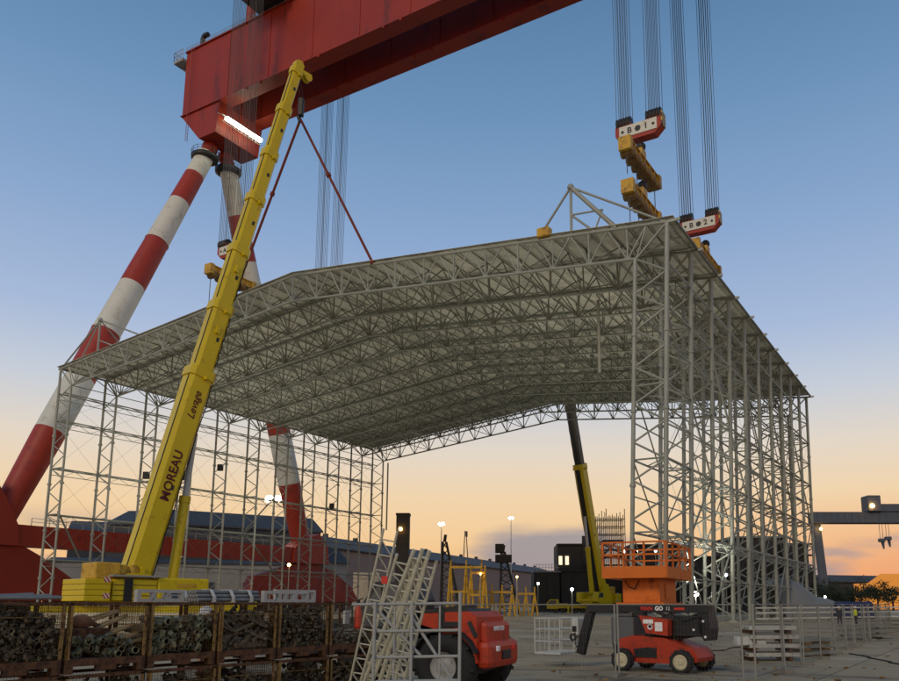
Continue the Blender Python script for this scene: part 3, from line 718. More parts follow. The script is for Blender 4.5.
    ho = MB(); ho.rbox((1.4,1.1,2.35),(6.9,2.3,4.55),.22,M=Ms); ho.rbox((-2.9,1.2,2.3),(1.35,2.25,4.3),.06,M=Ms)
    hoo = ho.build('engine_housing', M_YEL, root)
    ho = MB(); ho.rbox((3.4,2.31,3.6),(5.4,2.33,4.0),.005,M=Ms); ho.rbox((3.7,2.31,3.0),(5.1,2.33,3.3),.005,M=Ms); ho.build('louvres', M_YELD, hoo)
    for zz in (2.75,3.25,3.75):
        ho = MB(); ho.rbox((-2.88,2.25,zz),(1.3,2.28,zz+.06),.005,M=Ms); ho.build('groove', M_DARK, hoo)
    cab = MB(); cab.prism([(3.6,2.5),(3.6,4.6),(5.8,4.6),(6.6,3.4),(6.6,2.5)],'y',-2.9,-1.5,M=Ms); cabo = cab.build('operator_cab', M_YEL, root)
    g = MB(); g.prism([(4.0,3.4),(4.0,4.4),(5.6,4.4),(6.2,3.5),(6.2,3.4)],'y',-2.93,-1.47,M=Ms); g.build('cab_glass', M_GLASS, cabo)
    lad = MB(); lad.box((-1.9,2.3,2.2),(-1.8,2.4,4.4),M=Ms); lad.box((-1.2,2.3,2.2),(-1.1,2.4,4.4),M=Ms); lad.box((-1.8,2.29,2.2),(-1.2,2.3,4.4),M=Ms)
    for i in range(5): lad.box((-1.8,2.31,2.4+i*.42),(-1.2,2.39,2.46+i*.42),M=Ms)
    lad.build('ladder', M_DARK, root)
    dk = MB(); dk.box((-3.1,1.4,4.55),(1.6,2.5,4.72),M=Ms)
    dk.build('side_walkway', M_GREY, root)
    # carrier
    Mc = Matrix.Rotation(carrier_rz,4,'Z')
    c = MB(); c.rbox((-9,-1.4,1.0),(9.5,1.4,1.8),.08,M=Mc); c.rbox((7.4,-1.45,1.3),(9.4,1.45,2.1),.08,M=Mc); c.build('carrier', M_YEL, root)
    cc = MB(); cc.prism([(9.4,.9),(9.4,3.0),(11.2,3.0),(12.0,2.2),(12.0,.9)],'y',-1.4,1.4,M=Mc); co_ = cc.build('driver_cab', M_YEL, root)
    g = MB(); g.prism([(9.8,2.0),(9.8,2.8),(11.1,2.8),(11.85,2.1),(11.85,2.0)],'y',-1.43,1.43,M=Mc); g.build('cab_glass', M_GLASS, co_)
    for x in (-8,-6.3,-4.6,-2.9,2.2,3.9,5.6,8.3,10.0):
        for d in (-1,1):
            wl = MB(); wl.lathe([(0,-.22),(.45,-.24),(.72,-.22),(.78,-.12),(.78,.12),(.72,.22),(.45,.24),(0,.22)], Mc @ V((x,d*1.15,.78)), Mc.to_3x3() @ V((0,1,0)), 18)
            wo = wl.build('wheel', M_BLK, root); rm_ = MB(); rm_.lathe([(0,.2),(.3,.2),(.42,.26),(.42,.2)], Mc @ V((x,d*1.15,.78)), Mc.to_3x3() @ V((0,d,0)), 14); rm_.build('rim', M_YELD, wo)
    for x in (-8.4,7.0):
        for d in (-1,1):
            o = MB(); o.rbox((x-.3,min(d*1.2,d*4.4),.95),(x+.3,max(d*1.2,d*4.4),1.5),.05,M=Mc); o.tube(Mc @ V((x,d*4.2,.1)), Mc @ V((x,d*4.2,1.9)), .16, 10); o.tube(Mc @ V((x,d*4.2,0)), Mc @ V((x,d*4.2,.12)), .6, 14); o.build('outrigger', M_YEL, root)
    if lettering:
        # right flank of the boom seen from the photograph; find the flank that faces the camera
        sd = side if side.dot(V((0,0,CAMZ))-base) > 0 else -side
        for word, f, size, shear, bold in lettering:
            p = base + ax*(Lb*f) + sd*(sections[0][2]*.5+.03)
            up2 = up if sd.cross(ax).dot(up) != 0 else up
            y = sd.cross(ax)
            text_part('boom_lettering', word, size, frame_mat(p, ax, y), M_TXT, root, shear, bold, 1.0, world=True)
    return root, ax, hor, side, up
M_HAZR = bpy.data.materials.new('red_white_stripes'); M_HAZR.use_nodes = True
_n = M_HAZR.node_tree.nodes; _l = M_HAZR.node_tree.links
_tc = _n.new('ShaderNodeTexCoord'); _w = _n.new('ShaderNodeTexWave'); _w.bands_direction = 'DIAGONAL'; _w.inputs['Scale'].default_value = 1.3
_r = _n.new('ShaderNodeValToRGB'); _r.color_ramp.interpolation = 'CONSTANT'; _r.color_ramp.elements[0].color = (.45,.04,.03,1); _r.color_ramp.elements[1].color = (.6,.58,.52,1); _r.color_ramp.elements[1].position = .5
_l.new(_tc.outputs['Object'], _w.inputs['Vector']); _l.new(_w.outputs['Fac'], _r.inputs['Fac']); _l.new(_r.outputs['Color'], _n['Principled BSDF'].inputs['Base Color'])
M_BOOMD = mat('dark_boom_steel', (.06,.055,.04), .5, .1, .2, 1)  # dark steel of the far crane's upper boom sections
BASE1 = at(133, 583, 80); TIP1 = at(297, 70, 92)
crane1, ax1, hor1, side1, up1 = boom_crane(BASE1, TIP1, R(35),
    [(-.02,.35,2.1,M_YEL),(.35,.475,1.75,M_YEL),(.475,.59,1.58,M_YEL),(.59,.70,1.42,M_YEL),(.70,.80,1.28,M_YEL),(.80,.905,1.14,M_YEL),(.905,1.0,1.0,M_YEL)],
    'tall yellow mobile crane with lettered boom raised in front of the shelter', True,
    [('MOREAU',.168,1.35,0.0,.03),('Levage',.288,1.15,.3,.015)])
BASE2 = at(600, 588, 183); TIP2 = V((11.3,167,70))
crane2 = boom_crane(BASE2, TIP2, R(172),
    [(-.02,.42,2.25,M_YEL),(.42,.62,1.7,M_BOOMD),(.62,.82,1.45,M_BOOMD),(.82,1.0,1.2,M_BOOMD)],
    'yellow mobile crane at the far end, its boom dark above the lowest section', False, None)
# hook block and slings of the front crane
hk = thing('crane_hook', at(301,108,95), 'small dark hook with red slings hanging from the yellow boom tip', 'hook')
p = V(hk.location); m = MB(); m.rbox(p-V((.35,.35,1.2)), p+V((.35,.35,1.4)), .12); m.tube(p-V((.3,0,1.2)), p-V((0,0,2.0)), .25, 8); m.build('hook_body', M_BLKP, hk, world=True)
m = MB()
for dx in (-.2,.2): m.tube(p+V((dx,0,1.3)), TIP1+V((dx,.4,.2)), .05, 4)
m.build('hoist_rope', M_ROPE, hk, world=True)
for s in (36.2, 60.0):
    m = MB(); e = B(s,0,ztop(s)+.2); q = p-V((0,0,1.6)); m.tube(q, e, .17, 6); m.tube(q.lerp(e,.4), q.lerp(e,.42), .3, 8); m.ball(e, .35, seg=8); m.build('sling', M_SLING, hk, world=True)

# ------------------------------------------------------------------ cages of scaffold fittings, foreground left
A0 = V((-5.97,11.3,0)); RA = math.atan2(.833,.553); SW = 1.25
MA = Matrix.Translation(A0) @ Matrix.Rotation(RA,4,'Z')
def AW(x, y, z): return MA @ V((x,y,z))
def make_cage():
    r = thing('steel_cage', (0,0,0), 'x', 'cage', RA, 'rusty mesh cages stacked two high')
    b = MB(); b.box((0,0,.1),(1.2,.06,.2)); b.box((0,.94,.1),(1.2,1.0,.2)); b.box((0,.06,.1),(.06,.94,.2)); b.box((1.14,.06,.1),(1.2,.94,.2)); b.box((.06,.06,.12),(1.14,.94,.16))
    for x in (0,1.08):
        for y in (.002,.878): b.box((x+.002,y,0),(x+.118,y+.12,.1))
    b.box((.45,.002,.03),(.75,.06,.1)); b.build('base_frame', M_RUST, r)
    for x in (.0,1.145):
        for y, mt in ((.0,M_RUSTY),(.945,M_RUST)):
            p = MB(); p.box((x,y,.2),(x+.055,y+.012,.97)); p.box((x if x < .5 else x+.043,y,.2),((x if x < .5 else x+.043)+.012,y+.055,.97)); p.build('corner_post', mt, r)
    t = MB()
    for y in (.0,.95): t.box((0,y,.94),(1.2,y+.05,.985))
    for x in (.0,1.15): t.box((x,.05,.94),(x+.05,.95,.985))
    t.build('top_rail', M_RUST, r)
    for nm in ('back','left','right'):
        w = MB(); 
        if nm == 'back':
            for i in range(1,24): w.tube((i*.05,.97,.2),(i*.05,.97,.95),.0028,4,cap=False)
            for i in range(1,15): w.tube((.02,.974,.2+i*.05),(1.18,.974,.2+i*.05),.0028,4,cap=False)
        else:
            x = .03 if nm == 'left' else 1.17
            for i in range(1,20): w.tube((x,i*.05,.2),(x,i*.05,.95),.0028,4,cap=False)
            for i in range(1,15): w.tube((x+.004,.02,.2+i*.05),(x+.004,.98,.2+i*.05),.0028,4,cap=False)
        w.build('mesh_panel', M_RUSTY, r)
    w = MB(); w.tube((.03,.02,.78),(1.17,.02,.78),.006,5); w.build('front_wire', M_RUSTY, r)
    return r
cage0 = make_cage()
cage_words = {(-2,1):'upper rusty cage mostly outside the left edge',(-1,1):'upper rusty cage packed with small couplers at the left edge',(0,1):'upper rusty cage with round tube ends and a dark crate inside',(1,1):'upper rusty cage holding big pale green fittings',
  (2,1):'upper rusty cage with a heap of long dark clamps',(3,1):'upper rusty cage of small couplers, second from the right end',(4,1):'upper rusty cage with pale boards at the right end of the row',
  (-2,0):'lower rusty cage mostly outside the left edge',(-1,0):'lower rusty cage under the coupler-filled cage at the left edge',(0,0):'lower rusty cage under the one with round tube ends',(1,0):'lower rusty cage under the one with pale green fittings',
  (2,0):'lower rusty cage under the one with long dark clamps',(3,0):'lower rusty cage of fittings, second from the right end',(4,0):'lower rusty cage at the right end beside the leaning beams'}
first = True
for n in range(-2,5):
    for tier in (0,1):
        c = cage0 if first else copy_tree(cage0); first = False
        c.location = AW(n*SW+.02, (.03 if tier else 0)+rnd.uniform(-.02,.02), .04+tier*1.0); c.rotation_euler = (0,0,RA+rnd.uniform(-.012,.012))
        c['label'] = cage_words[n,tier]
M_CPL = mat('greasy_couplers', (.115,.093,.06), .5, .4, .55, 9, .2, rust=.35, rustcol=(.05,.03,.018), rs=12)
M_FIT = mat('pale_green_fittings', (.17,.18,.115), .5, .3, .4, 5, .2, rust=.45, rustcol=(.09,.06,.03), rs=6)
def heap(name, n, tier, hgt, cnt, kind, label, mt, sd):
    q = random.Random(sd); m = MB(); z0 = .04+tier*1.0+.17
    def rot(): return Euler((q.uniform(0,6),q.uniform(0,6),q.uniform(0,6))).to_matrix().to_4x4()
    def floor(): m.rbox((.07,.36,0),(1.13,.93,hgt*.6),.04); m.rbox((.07,.12,0),(1.13,.4,hgt*.2),.04)
    if kind == 'coupler':
        floor()
        for i in range(cnt):
            x, y = q.uniform(.09,1.11), (q.uniform(.05,.4) if q.random() < .7 else q.uniform(.05,.93)); z = q.uniform(.02,hgt*(.75+.3*math.sin(x*3+sd)**2))
            M = Matrix.Translation((x,y,z)) @ rot(); r = q.uniform(.028,.045)
            m.lathe([(r,-.025),(r,.025),(r*.65,.025),(r*.65,-.025),(r,-.025)], M.translation, M.to_3x3() @ V((0,0,1)), 8)
            m.box((r*.8,-.02,-.022),(r*1.9,.02,.022), M=M); m.tube(M @ V((r*1.4,0,-.05)), M @ V((r*1.4,0,.06)), .009, 5)
    elif kind == 'tube_end':
        for i in range(cnt):
            x, z = q.uniform(.12,1.08), q.uniform(.04,hgt); r = q.uniform(.03,.055); y0 = q.uniform(.03,.18)
            m.lathe([(r*.8,.02),(r*.8,0),(r,0),(r,.7),(0,.7)], (x,y0,z), (q.uniform(-.12,.12),1,q.uniform(-.1,.1)), 12)
            if q.random() < .4: m.box((-.05,-.03,-.04),(.05,.03,.04), M=Matrix.Translation((x,y0+.02,z+.05)) @ rot())
    elif kind == 'clamp':
        m.rbox((.07,.1,0),(1.13,.93,hgt*.45),.06)
        for i in range(cnt):
            x, y = q.uniform(.15,1.05), q.uniform(.06,.9); z = q.uniform(.03,hgt)*(1-.5*abs(x-.65)); a = q.choice((-1,1))*q.uniform(.2,.8)
            d = V((math.cos(a),q.uniform(-.25,.25),math.sin(a)))*q.uniform(.1,.2)
            p = V((x,y,z+.08)); m.bar(p-d, p+d, .03, .045); m.ball(p+d, .035, seg=6); m.tube(p-d-V((0,.03,0)), p-d+V((0,.03,0)), .03, 8)
    o = m.build(name, mt); o.location = AW(n*SW+.02, .02, z0); o.rotation_euler = (0,0,RA)
    return tag(o, label, 'fittings', kind='stuff')
heap('couplers', -1, 1, .74, 900, 'coupler', 'dense heap of small dark scaffold couplers filling the cage at the left edge', M_CPL, 3)
heap('couplers', -1, 0, .74, 120, 'coupler', 'scaffold couplers in the lower cage at the left edge', M_CPL, 4)
heap('couplers', 0, 0, .74, 160, 'coupler', 'scaffold couplers in the lower cage left of the middle', M_CPL, 5)
heap('tube_fittings', 0, 1, .30, 34, 'tube_end', 'low layer of round greenish tube ends in the second cage', M_FIT, 6)
heap('tube_fittings', 1, 1, .53, 95, 'tube_end', 'tall pile of big pale green fittings in the third cage', M_FIT, 7)
heap('clamps', 2, 1, .55, 300, 'clamp', 'sloping heap of long dark clamps in the fourth cage', M_CPL, 8)
heap('couplers', 1, 0, .7, 200, 'coupler', 'fittings in the lower cage below the pale green pile', M_CPL, 9)
heap('clamps', 2, 0, .6, 120, 'clamp', 'dark clamps in the lower cage below the clamp heap', M_CPL, 10)
heap('couplers', 3, 1, .68, 700, 'coupler', 'heap of greyish couplers in the fifth cage from the left', M_CPL, 11)
heap('couplers', 3, 0, .68, 200, 'coupler', 'couplers in the lower cage second from the right end', M_CPL, 12)
heap('clamps', 4, 0, .6, 120, 'clamp', 'clamps in the lower cage at the right end', M_CPL, 13)
heap('clamps', 4, 1, .22, 90, 'clamp', 'dark clamps under the boards in the right end cage', M_CPL, 14)
heap('couplers', 4, 1, .18, 120, 'coupler', 'loose couplers among the boards of the right end cage', M_CPL, 15)
# crate, wooden slats and boards inside the cages
m = MB(); m.rbox((.1,.35,.02),(.8,.9,.32),.02)
for i in range(4): m.box((.09,.34,.05+i*.07),(.81,.348,.09+i*.07))
o = m.build('crate', M_RUST); o.location = AW(.02,.02,1.33); o.rotation_euler = (0,0,RA); tag(o, 'dark brown crate above the round tube ends in the second cage', 'crate')
m = MB(); m.ball((0,0,0), .16, sc=(1.2,.8,.7)); m.ball((.16,.02,-.02), .1, sc=(1.3,.8,.6)); m.bar((.1,0,.04),(.36,.02,-.08),.05,.06)
o = m.build('brown_sack', mat('sacking', (.2,.1,.055), .9, 0, .3, 6, .4)); o.location = AW(.52,.62,1.74); o.rotation_euler = (0,0,RA+.3); tag(o, 'small brown sack lying on the dark crate behind the mesh', 'sack')
for k in range(9):
    q = random.Random(50+k); m = MB(); a = V((.72+q.uniform(0,.1),.2+.08*k,.1+.055*k)); m.bar(a, a+V((.44,.02,.12+q.uniform(-.03,.05))), .09, .03)
    o = m.build('wood_offcut', mat('worn_wood', (.26,.19,.095), .8, 0, .3, 5) if k == 0 else bpy.data.materials['worn_wood']); o.location = AW(.02,0,1.26); o.rotation_euler = (0,0,RA)
    tag(o, 'worn wooden slat leaning in the heap on the right of the second cage', 'slat', 'wooden slats heaped in the second cage')
M_OLDB = mat('weathered_board', (.24,.22,.15), .8, 0, .25, 3, .2)
for k in range(5):
    q = random.Random(70+k); m = MB(); m.box((.12+q.uniform(0,.04),.1,.2+k*.06),(1.08+q.uniform(-.05,0),.85,.24+k*.06))
    o = m.build('plank', M_OLDB); o.location = AW(4*SW+.02,.02,1.04); o.rotation_euler = (0,0,RA+q.uniform(-.02,.02))
    tag(o, 'pale worn board in the neat stack in the right end cage', 'board', 'pale boards stacked in the right end cage')
# pale sheets stacked behind the cages
for k in range(6):
    m = MB(); m.box((0,0,0),(4.6,1.2,.11)); o = m.build('pale_sheet', bpy.data.materials.get('pale_panel_board') or mat('pale_panel_board', (.60,.54,.38), .7, 0, .12, 2)); o.location = V((-11.0,18.2,1.05+k*.125))+V((rnd.uniform(-.06,.06),0,0)); o.rotation_euler = (0,0,R(8))
    tag(o, 'pale cream panel lying in the stack behind the rusty cages', 'panel', 'pale panels stacked behind the cages')
m = MB(); 
for x in (.3,2.2,4.1):
    for y in (.15,.95): m.rbox((x,y,.0),(x+.16,y+.16,1.05),.02)
m.box((.2,.1,.88),(4.4,1.15,.97)); o = m.build('trestle', M_RUST); o.location = (-11.0,18.2,.05); o.rotation_euler = (0,0,R(8)); tag(o, 'rusty trestle carrying the pale panels behind the cages', 'trestle')
# tubes and frames lying on top of the cages
M_TUBE = mat('dull_zinc_tube', (.20,.215,.215), .5, .3, .25, 6)
M_FRM = mat('dull_aluminium', (.38,.39,.37), .5, .2, .2, 5, rust=.2, rustcol=(.2,.19,.16), rs=6)
def top_bundle(x0, y0, ln, label):
    r = thing('tube_bundle', AW(x0,y0,2.03), label, 'tubes', RA)
    for j in range(3):
        for i in range(5-j):
            m = MB(); m.tube((-ln/2,(i-2+j*.5)*.075,.04+j*.065),(ln/2,(i-2+j*.5)*.075,.04+j*.065),.034,8); m.build('tube', M_TUBE, r)
    for x in (-ln*.28,ln*.02,ln*.32):
        m = MB(); m.box((x-.03,-.2,.0),(x+.03,.2,.012)); m.box((x-.03,-.215,.0),(x+.03,-.2,.1)); m.box((x-.03,-.12,.205),(x+.03,.12,.215))
        m.bar((x,-.2,.09),(x,-.11,.21),.06,.012); m.build('strap', M_LGREY, r)
    return r
top_bundle(2.98, .55, 1.3, 'grey tube bundle with pale straps lying on the cages right of the yellow crane')
top_bundle(3.1, 1.5, 1.2, 'second grey tube bundle behind the strapped one')
def top_frame(x0, y0, ln, hh, nb, label):
    r = thing('aluminium_rack', AW(x0,y0,2.03), label, 'frame', RA)
    m = MB(); m.box((0,0,.0),(ln,.09,.05)); m.box((0,0,hh-.05),(ln,.09,hh)); m.build('rails', M_FRM, r)
    for i in range(nb+1):
        x = i*(ln-.06)/nb; m = MB(); m.box((x,.005,.05),(x+.07,.085,hh-.05)); m.build('upright', M_FRM, r)
    return r
top_frame(1.12, .2, .82, .19, 3, 'pale aluminium frame on the cages below the yellow crane body')
top_frame(3.55, .2, 1.05, .2, 3, 'pale aluminium frame on the cages at left of the leaning beams')
top_frame(4.3, .75, 1.0, .24, 4, 'taller aluminium frame at the right end of the cage row')
for k in range(7):
    q = random.Random(90+k); m = MB(); y = .1+k*.12; m.tube((-.1,y,.04),(1.12,y+q.uniform(-.15,.15),.05+q.uniform(0,.06)),.027,8)
    o = m.build('scaffold_tube', M_TUBE); o.location = AW(-1.25,0,2.03); o.rotation_euler = (0,0,RA); tag(o, 'grey scaffold tube lying loose on the cage at the left edge', 'tube', 'loose tubes on the left cage')

# ------------------------------------------------------------------ leaning aluminium ladder beams
def lattice_beam(ub, ut, vt, Yt, wd, rungs, thick, label, Yb=14.4):
    """beam leaning on the scaffold rail; ut,vt = its top, ub = where it meets the ground"""
    top = at(ut, vt, Yt); bot = V((gx(ub, Yb), Yb, .02)); d = (top-bot).normalized()
    x = V((1,.15,0)); x = (x - d*x.dot(d)).normalized()
    r = thing('lattice_beam', bot, label, 'beam', group='beams leaning on the scaffold rail')
    for sg in (-1,1):
        m = MB(); m.tube(bot+x*(sg*wd/2), top+x*(sg*wd/2), thick, 8); m.build('chord', M_ALU, r, world=True)
    Lh = (top-bot).length; n = rungs; m = MB()
    for i in range(n):
        a = bot+d*(Lh*(i+.3)/n)
        m.tube(a-x*(wd/2), a+x*(wd/2), thick*.65, 6)
        if wd < .35 and i < n-1: m.tube(a+x*(wd/2), bot+d*(Lh*(i+1.3)/n)-x*(wd/2), thick*.55, 5)
    m.build('rungs', M_ALU, r, world=True)
    return r
lattice_beam(352, 390.5, 530, 13.3, .23, 13, .020, 'leftmost leaning ladder beam, standing highest with wide rungs')
lattice_beam(362, 406, 556, 13.35, .30, 15, .024, 'wide ladder beam between the highest one and the thick pair')
lattice_beam(357, 418, 551, 13.3, .13, 16, .036, 'left one of the two thick pale leaning beams')
lattice_beam(374, 426, 550, 13.25, .12, 16, .036, 'right one of the two thick pale leaning beams')
lattice_beam(392, 432, 560, 13.3, .16, 15, .026, 'rightmost leaning beam, next to the dark cab')
lattice_beam(380, 412, 577, 13.5, .22, 14, .022, 'ladder beam behind the two thick pale beams')
lattice_beam(384, 408, 634, 13.0, .27, 9, .020, 'short ladder beam standing in front of the thick pair, with a red tag', Yb=13.4)
o = MB(); p = at(384.5, 580, 13.2); o.rbox(p-V((.05,.01,.06)), p+V((.05,.01,.06)), .004); o = o.build('red_tag', M_TXTR); tag(o, 'small red tag hung on the leaning ladder beams', 'tag')
# scaffold rail in front of them
sr = thing('scaffold_rail', (gx(416,12.95),12.95,0), 'grey scaffold tube rail with three levels holding up the leaning beams', 'rail')
def rail_part(nm, a, b, r=.026): m = MB(); m.tube(a, b, r, 8); m.build(nm, M_GREY, sr, world=True)
XL, XR = gx(374,12.95), gx(460,12.95)
for z in (1.99,1.57,1.17,.8): rail_part('rail', (XL-.35 if z > 1.9 else XL,12.95,z), (XR,12.95,z+.02))
for u in (375,412,460): rail_part('standard', (gx(u,12.9),12.9,0), (gx(u,12.9),12.9,2.18 if u == 460 else 2.03), .028)
rail_part('brace', (XL,12.98,1.95), (XL+.75,12.98,1.2)); rail_part('brace', (XL+.5,12.98,1.95), (XR-.1,12.98,.8)); rail_part('brace', (XL,12.98,.75), (XL+.5,12.98,.1))
for u in (395,440): rail_part('upright', (gx(u,12.97),12.97,.75), (gx(u,12.97),12.97,1.98), .018)
ex = thing('fire_extinguisher', at(357,640,13.9)*1.0, 'red fire extinguisher hanging at the right end of the cages', 'extinguisher')
p = at(358,618,15.2); ex.location = p
m = MB(); m.lathe([(0,-.2),(.06,-.2),(.065,-.15),(.065,.12),(.04,.2),(.03,.27),(0,.27)], (0,0,0), (0,0,1), 14); m.build('bottle', M_MRED, ex)
m = MB(); m.box((-.03,-.02,.27),(.03,.02,.33)); m.bar((.0,0,.33),(.09,0,.36),.02,.02); m.path([(0,-.03,.3),(-.1,-.06,.2),(-.1,-.06,-.1)],.012,6); m.build('valve', M_BLK, ex)
# ------------------------------------------------------------------ wheels shared by the machines
def wheel(parent, c, axis, r, w, rimmat, lugs=True, rimr=.58):
    c = V(c); ax = V(axis).normalized(); m = MB()
    m.lathe([(r*rimr,-w/2),(r*.9,-w/2),(r,-w*.32),(r,w*.32),(r*.9,w/2),(r*rimr,w/2),(r*rimr,-w/2)], c, ax, 26)
    if lugs:
        a = V((0,0,1)); b = ax.cross(a)
        for i in range(18):
            t = 2*math.pi*i/18; d = a*math.cos(t)+b*math.sin(t); tg = ax.cross(d)
            sgn = 1 if i % 2 else -1
            m.bar(c+d*(r*.985)+ax*(w*.02*sgn), c+d*(r*.985)+ax*(w*.46*sgn)+tg*.06, .05*r/.5, .05*r/.5, up=d)
    o = m.build('wheel', M_BLK, parent)
    k = MB(); k.lathe([(0,w*.30),(r*.15,w*.42),(r*.2,w*.34),(r*.42,w*.30),(r*rimr,w*.46),(r*rimr,-w*.4),(0,-w*.4)], c, ax, 22)
    for i in range(6):
        t = 2*math.pi*i/6; a = V((0,0,1)); b = ax.cross(a); d = a*math.cos(t)+b*math.sin(t)
        k.tube(c+d*r*.28+ax*w*.28, c+d*r*.28+ax*w*.36, r*.035, 6)
    k.build('rim', rimmat, o)
    return o
# ------------------------------------------------------------------ telehandler (drives away to the left)
TY = 19.0
th = thing('telehandler', (gx(463,TY)-.62, TY, 0), 'red telehandler with dark cab parked behind the leaning beams', 'telehandler', R(180-22))
# local: x forward, y left; the left flank faces the camera
m = MB()
m.prism([(-1.5,.75),(-1.46,1.72),(-1.3,1.84),(-.62,1.82),(-.72,.75)],'y',-.55,1.02); m.prism([(-.64,1.4),(-.64,1.81),(-.12,1.79),(-.12,1.55)],'y',-.5,.98)
bd = m.build('hood', M_MRED, th)
m = MB(); m.rbox((-1.3,-.7,.5),(2.6,.7,.9),.08); m.build('chassis', M_DARK, th)
m = MB(); m.rbox((-1.75,-.85,.62),(-1.42,.98,1.22),.14); m.rbox((-1.62,-.62,1.1),(-1.3,.8,1.62),.1); m.build('counterweight', M_MRED, th)
m = MB(); m.prism([(-1.28,1.84),(-1.22,1.9),(-.1,1.88),(.0,1.8)],'y',-.3,.98); m.build('engine_grille', M_DARK, th)
m = MB(); m.rbox((-1.1,1.02,1.5),(-.7,1.05,1.62),.01); m.rbox((-.6,1.02,1.0),(.1,1.05,1.25),.01); m.rbox((-1.79,-.2,.8),(-1.74,.25,1.0),.01); m.build('vents', M_DARK, bd)
m = MB(); m.rbox((-.7,-.5,.7),(.2,.55,1.45),.05); m.rbox((-.72,.55,1.45),(-.55,1.03,1.86),.02); m.tube((-.62,1.0,1.3),(-.62,1.0,1.95),.05,8); m.path([(-.6,.6,1.1),(-.2,.75,1.2),(.1,.6,.95)],.03,6); m.build('engine_bay', M_BLKP, th)
m = MB(); m.bar((-1.47,1.03,1.3),(-1.3,1.03,1.62),.05,.09); m.bar((-1.25,1.03,1.15),(-1.05,1.03,1.22),.05,.05); m.build('grab_handle', M_DARK, bd)
for y in (-.45,.5):
    m = MB(); m.rbox((-1.78,y-.09,.98),(-1.72,y+.09,1.1),.02); m.build('tail_lamp', M_TXTW if y > 0 else M_TXTR, th)
for x in (-.78,2.1):
    for sg in (-1,1):
        wheel(th, (x,sg*1.0,.68), (0,sg,0), .68, .46, M_GREY, rimr=.46)
        m = MB()
        for i in range(7):
            a0 = R(20+i*20); a1 = R(40+i*20)
            m.bar((x+.78*math.cos(a0),sg*1.0,.70+.78*math.sin(a0)),(x+.78*math.cos(a1),sg*1.0,.70+.78*math.sin(a1)),.46,.035,up=(math.cos(a0),0,math.sin(a0)))
        m.build('mudguard', M_BLK, th)
cm = MB(); cm.prism([(.05,1.0),(-.05,2.1),(.15,2.48),(1.05,2.5),(1.5,1.85),(1.55,1.0)],'y',.18,1.0); cb = cm.build('cab', M_DARK, th)
g = MB(); g.prism([(.15,1.5),(.08,2.08),(.25,2.38),(.98,2.4),(1.38,1.82),(1.4,1.5)],'y',.15,1.03); g.build('cab_glass', M_GLASS, cb)
m = MB(); m.bar((.7,1.06,1.0),(.85,1.06,2.45),.05,.05); m.bar((.05,1.06,1.42),(1.5,1.06,1.42),.04,.05); m.build('door_frame', M_BLK, cb)
m = MB(); m.lathe([(0,0),(.07,0),(.07,.1),(.03,.14),(0,.14)],(.3,.6,2.5),(0,0,1),10); m.build('beacon', M_ORG, cb)
m = MB(); m.bar((1.5,1.05,1.8),(1.6,1.3,1.75),.03,.03); m.rbox((1.57,1.22,1.55),(1.63,1.42,1.85),.02); m.build('mirror', M_LGREY, cb)
m = MB(); m.bar((-.85,-.25,1.78),(3.2,-.25,1.4),.36,.4); bo = m.build('lifting_boom', M_DARK, th)
m = MB(); m.bar((3.1,-.25,1.42),(3.7,-.25,1.3),.28,.34); m.bar((3.6,-.25,1.4),(3.8,-.25,.5),.3,.3); m.build('boom_extension', M_DARK, bo)
m = MB(); m.box((3.8,-.7,.2),(3.86,.2,1.0)); m.box((3.86,-.6,.2),(4.9,-.48,.26)); m.box((3.86,.0,.2),(4.9,.12,.26)); m.build('forks', M_DARK, th)
text_part('lettering', 'MANITOU', .13, frame_mat((-1.628,.12,1.46),(0,-1,0),(0,0,1)), M_TXTW, th, bold=.006)

# ------------------------------------------------------------------ articulated boom lift
bl = thing('boom_lift', (4.97,25.05,0), 'red and black folded boom lift with cream wheels on the yard', 'boom lift', R(-36))
for x in (-.95,.95):
    for y in (-.82,.82): wheel(bl, (x,y,.34), (0,1 if y > 0 else -1,0), .34, .26, mat('cream_rim', (.55,.50,.34), .5) if (x,y) == (-.95,-.82) else bpy.data.materials['cream_rim'], rimr=.66)
M_DGREY = mat('dark_grey_plastic', (.10,.105,.11), .6, 0, .15, 2)
m = MB()
m.prism([(-.95,.30),(-1.18,.52),(-1.15,.95),(-.7,1.05),(.35,1.0),(.85,.82),(1.2,.72),(1.38,.45),(1.3,.32),(.55,.32),(.45,.26),(-.5,.26)],'y',-.62,.62)
ch = m.build('chassis', M_MRED, bl)
m = MB(); m.prism([(-.62,.42),(-.66,.66),(-.2,.72),(.08,.7),(.08,.42)],'y',-.66,.66); m.build('side_opening', M_BLK, ch)
m = MB()
for x in (-.95,.95): m.tube((x,-.8,.34),(x,.8,.34),.09,10)
m.build('axles', M_DARK, ch)
m = MB(); m.lathe([(.0,0),(.45,0),(.45,.1),(0,.1)],(-.1,0,1.0),(0,0,1),24); m.build('slew_ring', M_DARK, bl)
m = MB(); m.rbox((-1.5,-.5,.75),(-.72,.62,1.6),.04); m.rbox((-1.35,-.4,1.6),(-.8,.5,1.72),.05); m.build('counterweight', M_DGREY, bl)
m = MB(); m.prism([(-.2,1.14),(-.42,1.66),(.52,1.54),(.5,1.06)],'y',-.72,-.4); tp = m.build('turret_cover', M_MRED, bl)
m = MB(); m.box((-.28,-.727,1.42),(.05,-.722,1.54)); m.box((.1,-.727,1.2),(.34,-.722,1.46)); m.lathe([(0,0),(.09,0),(.09,.004)],(-.06,-.722,1.33),(0,-1,0),14); m.build('decal', M_TXTW, tp)
m = MB(); m.lathe([(0,0),(.05,0),(.05,.004)],(-.06,-.727,1.33),(0,-1,0),10); m.build('decal', M_TXTK, tp)
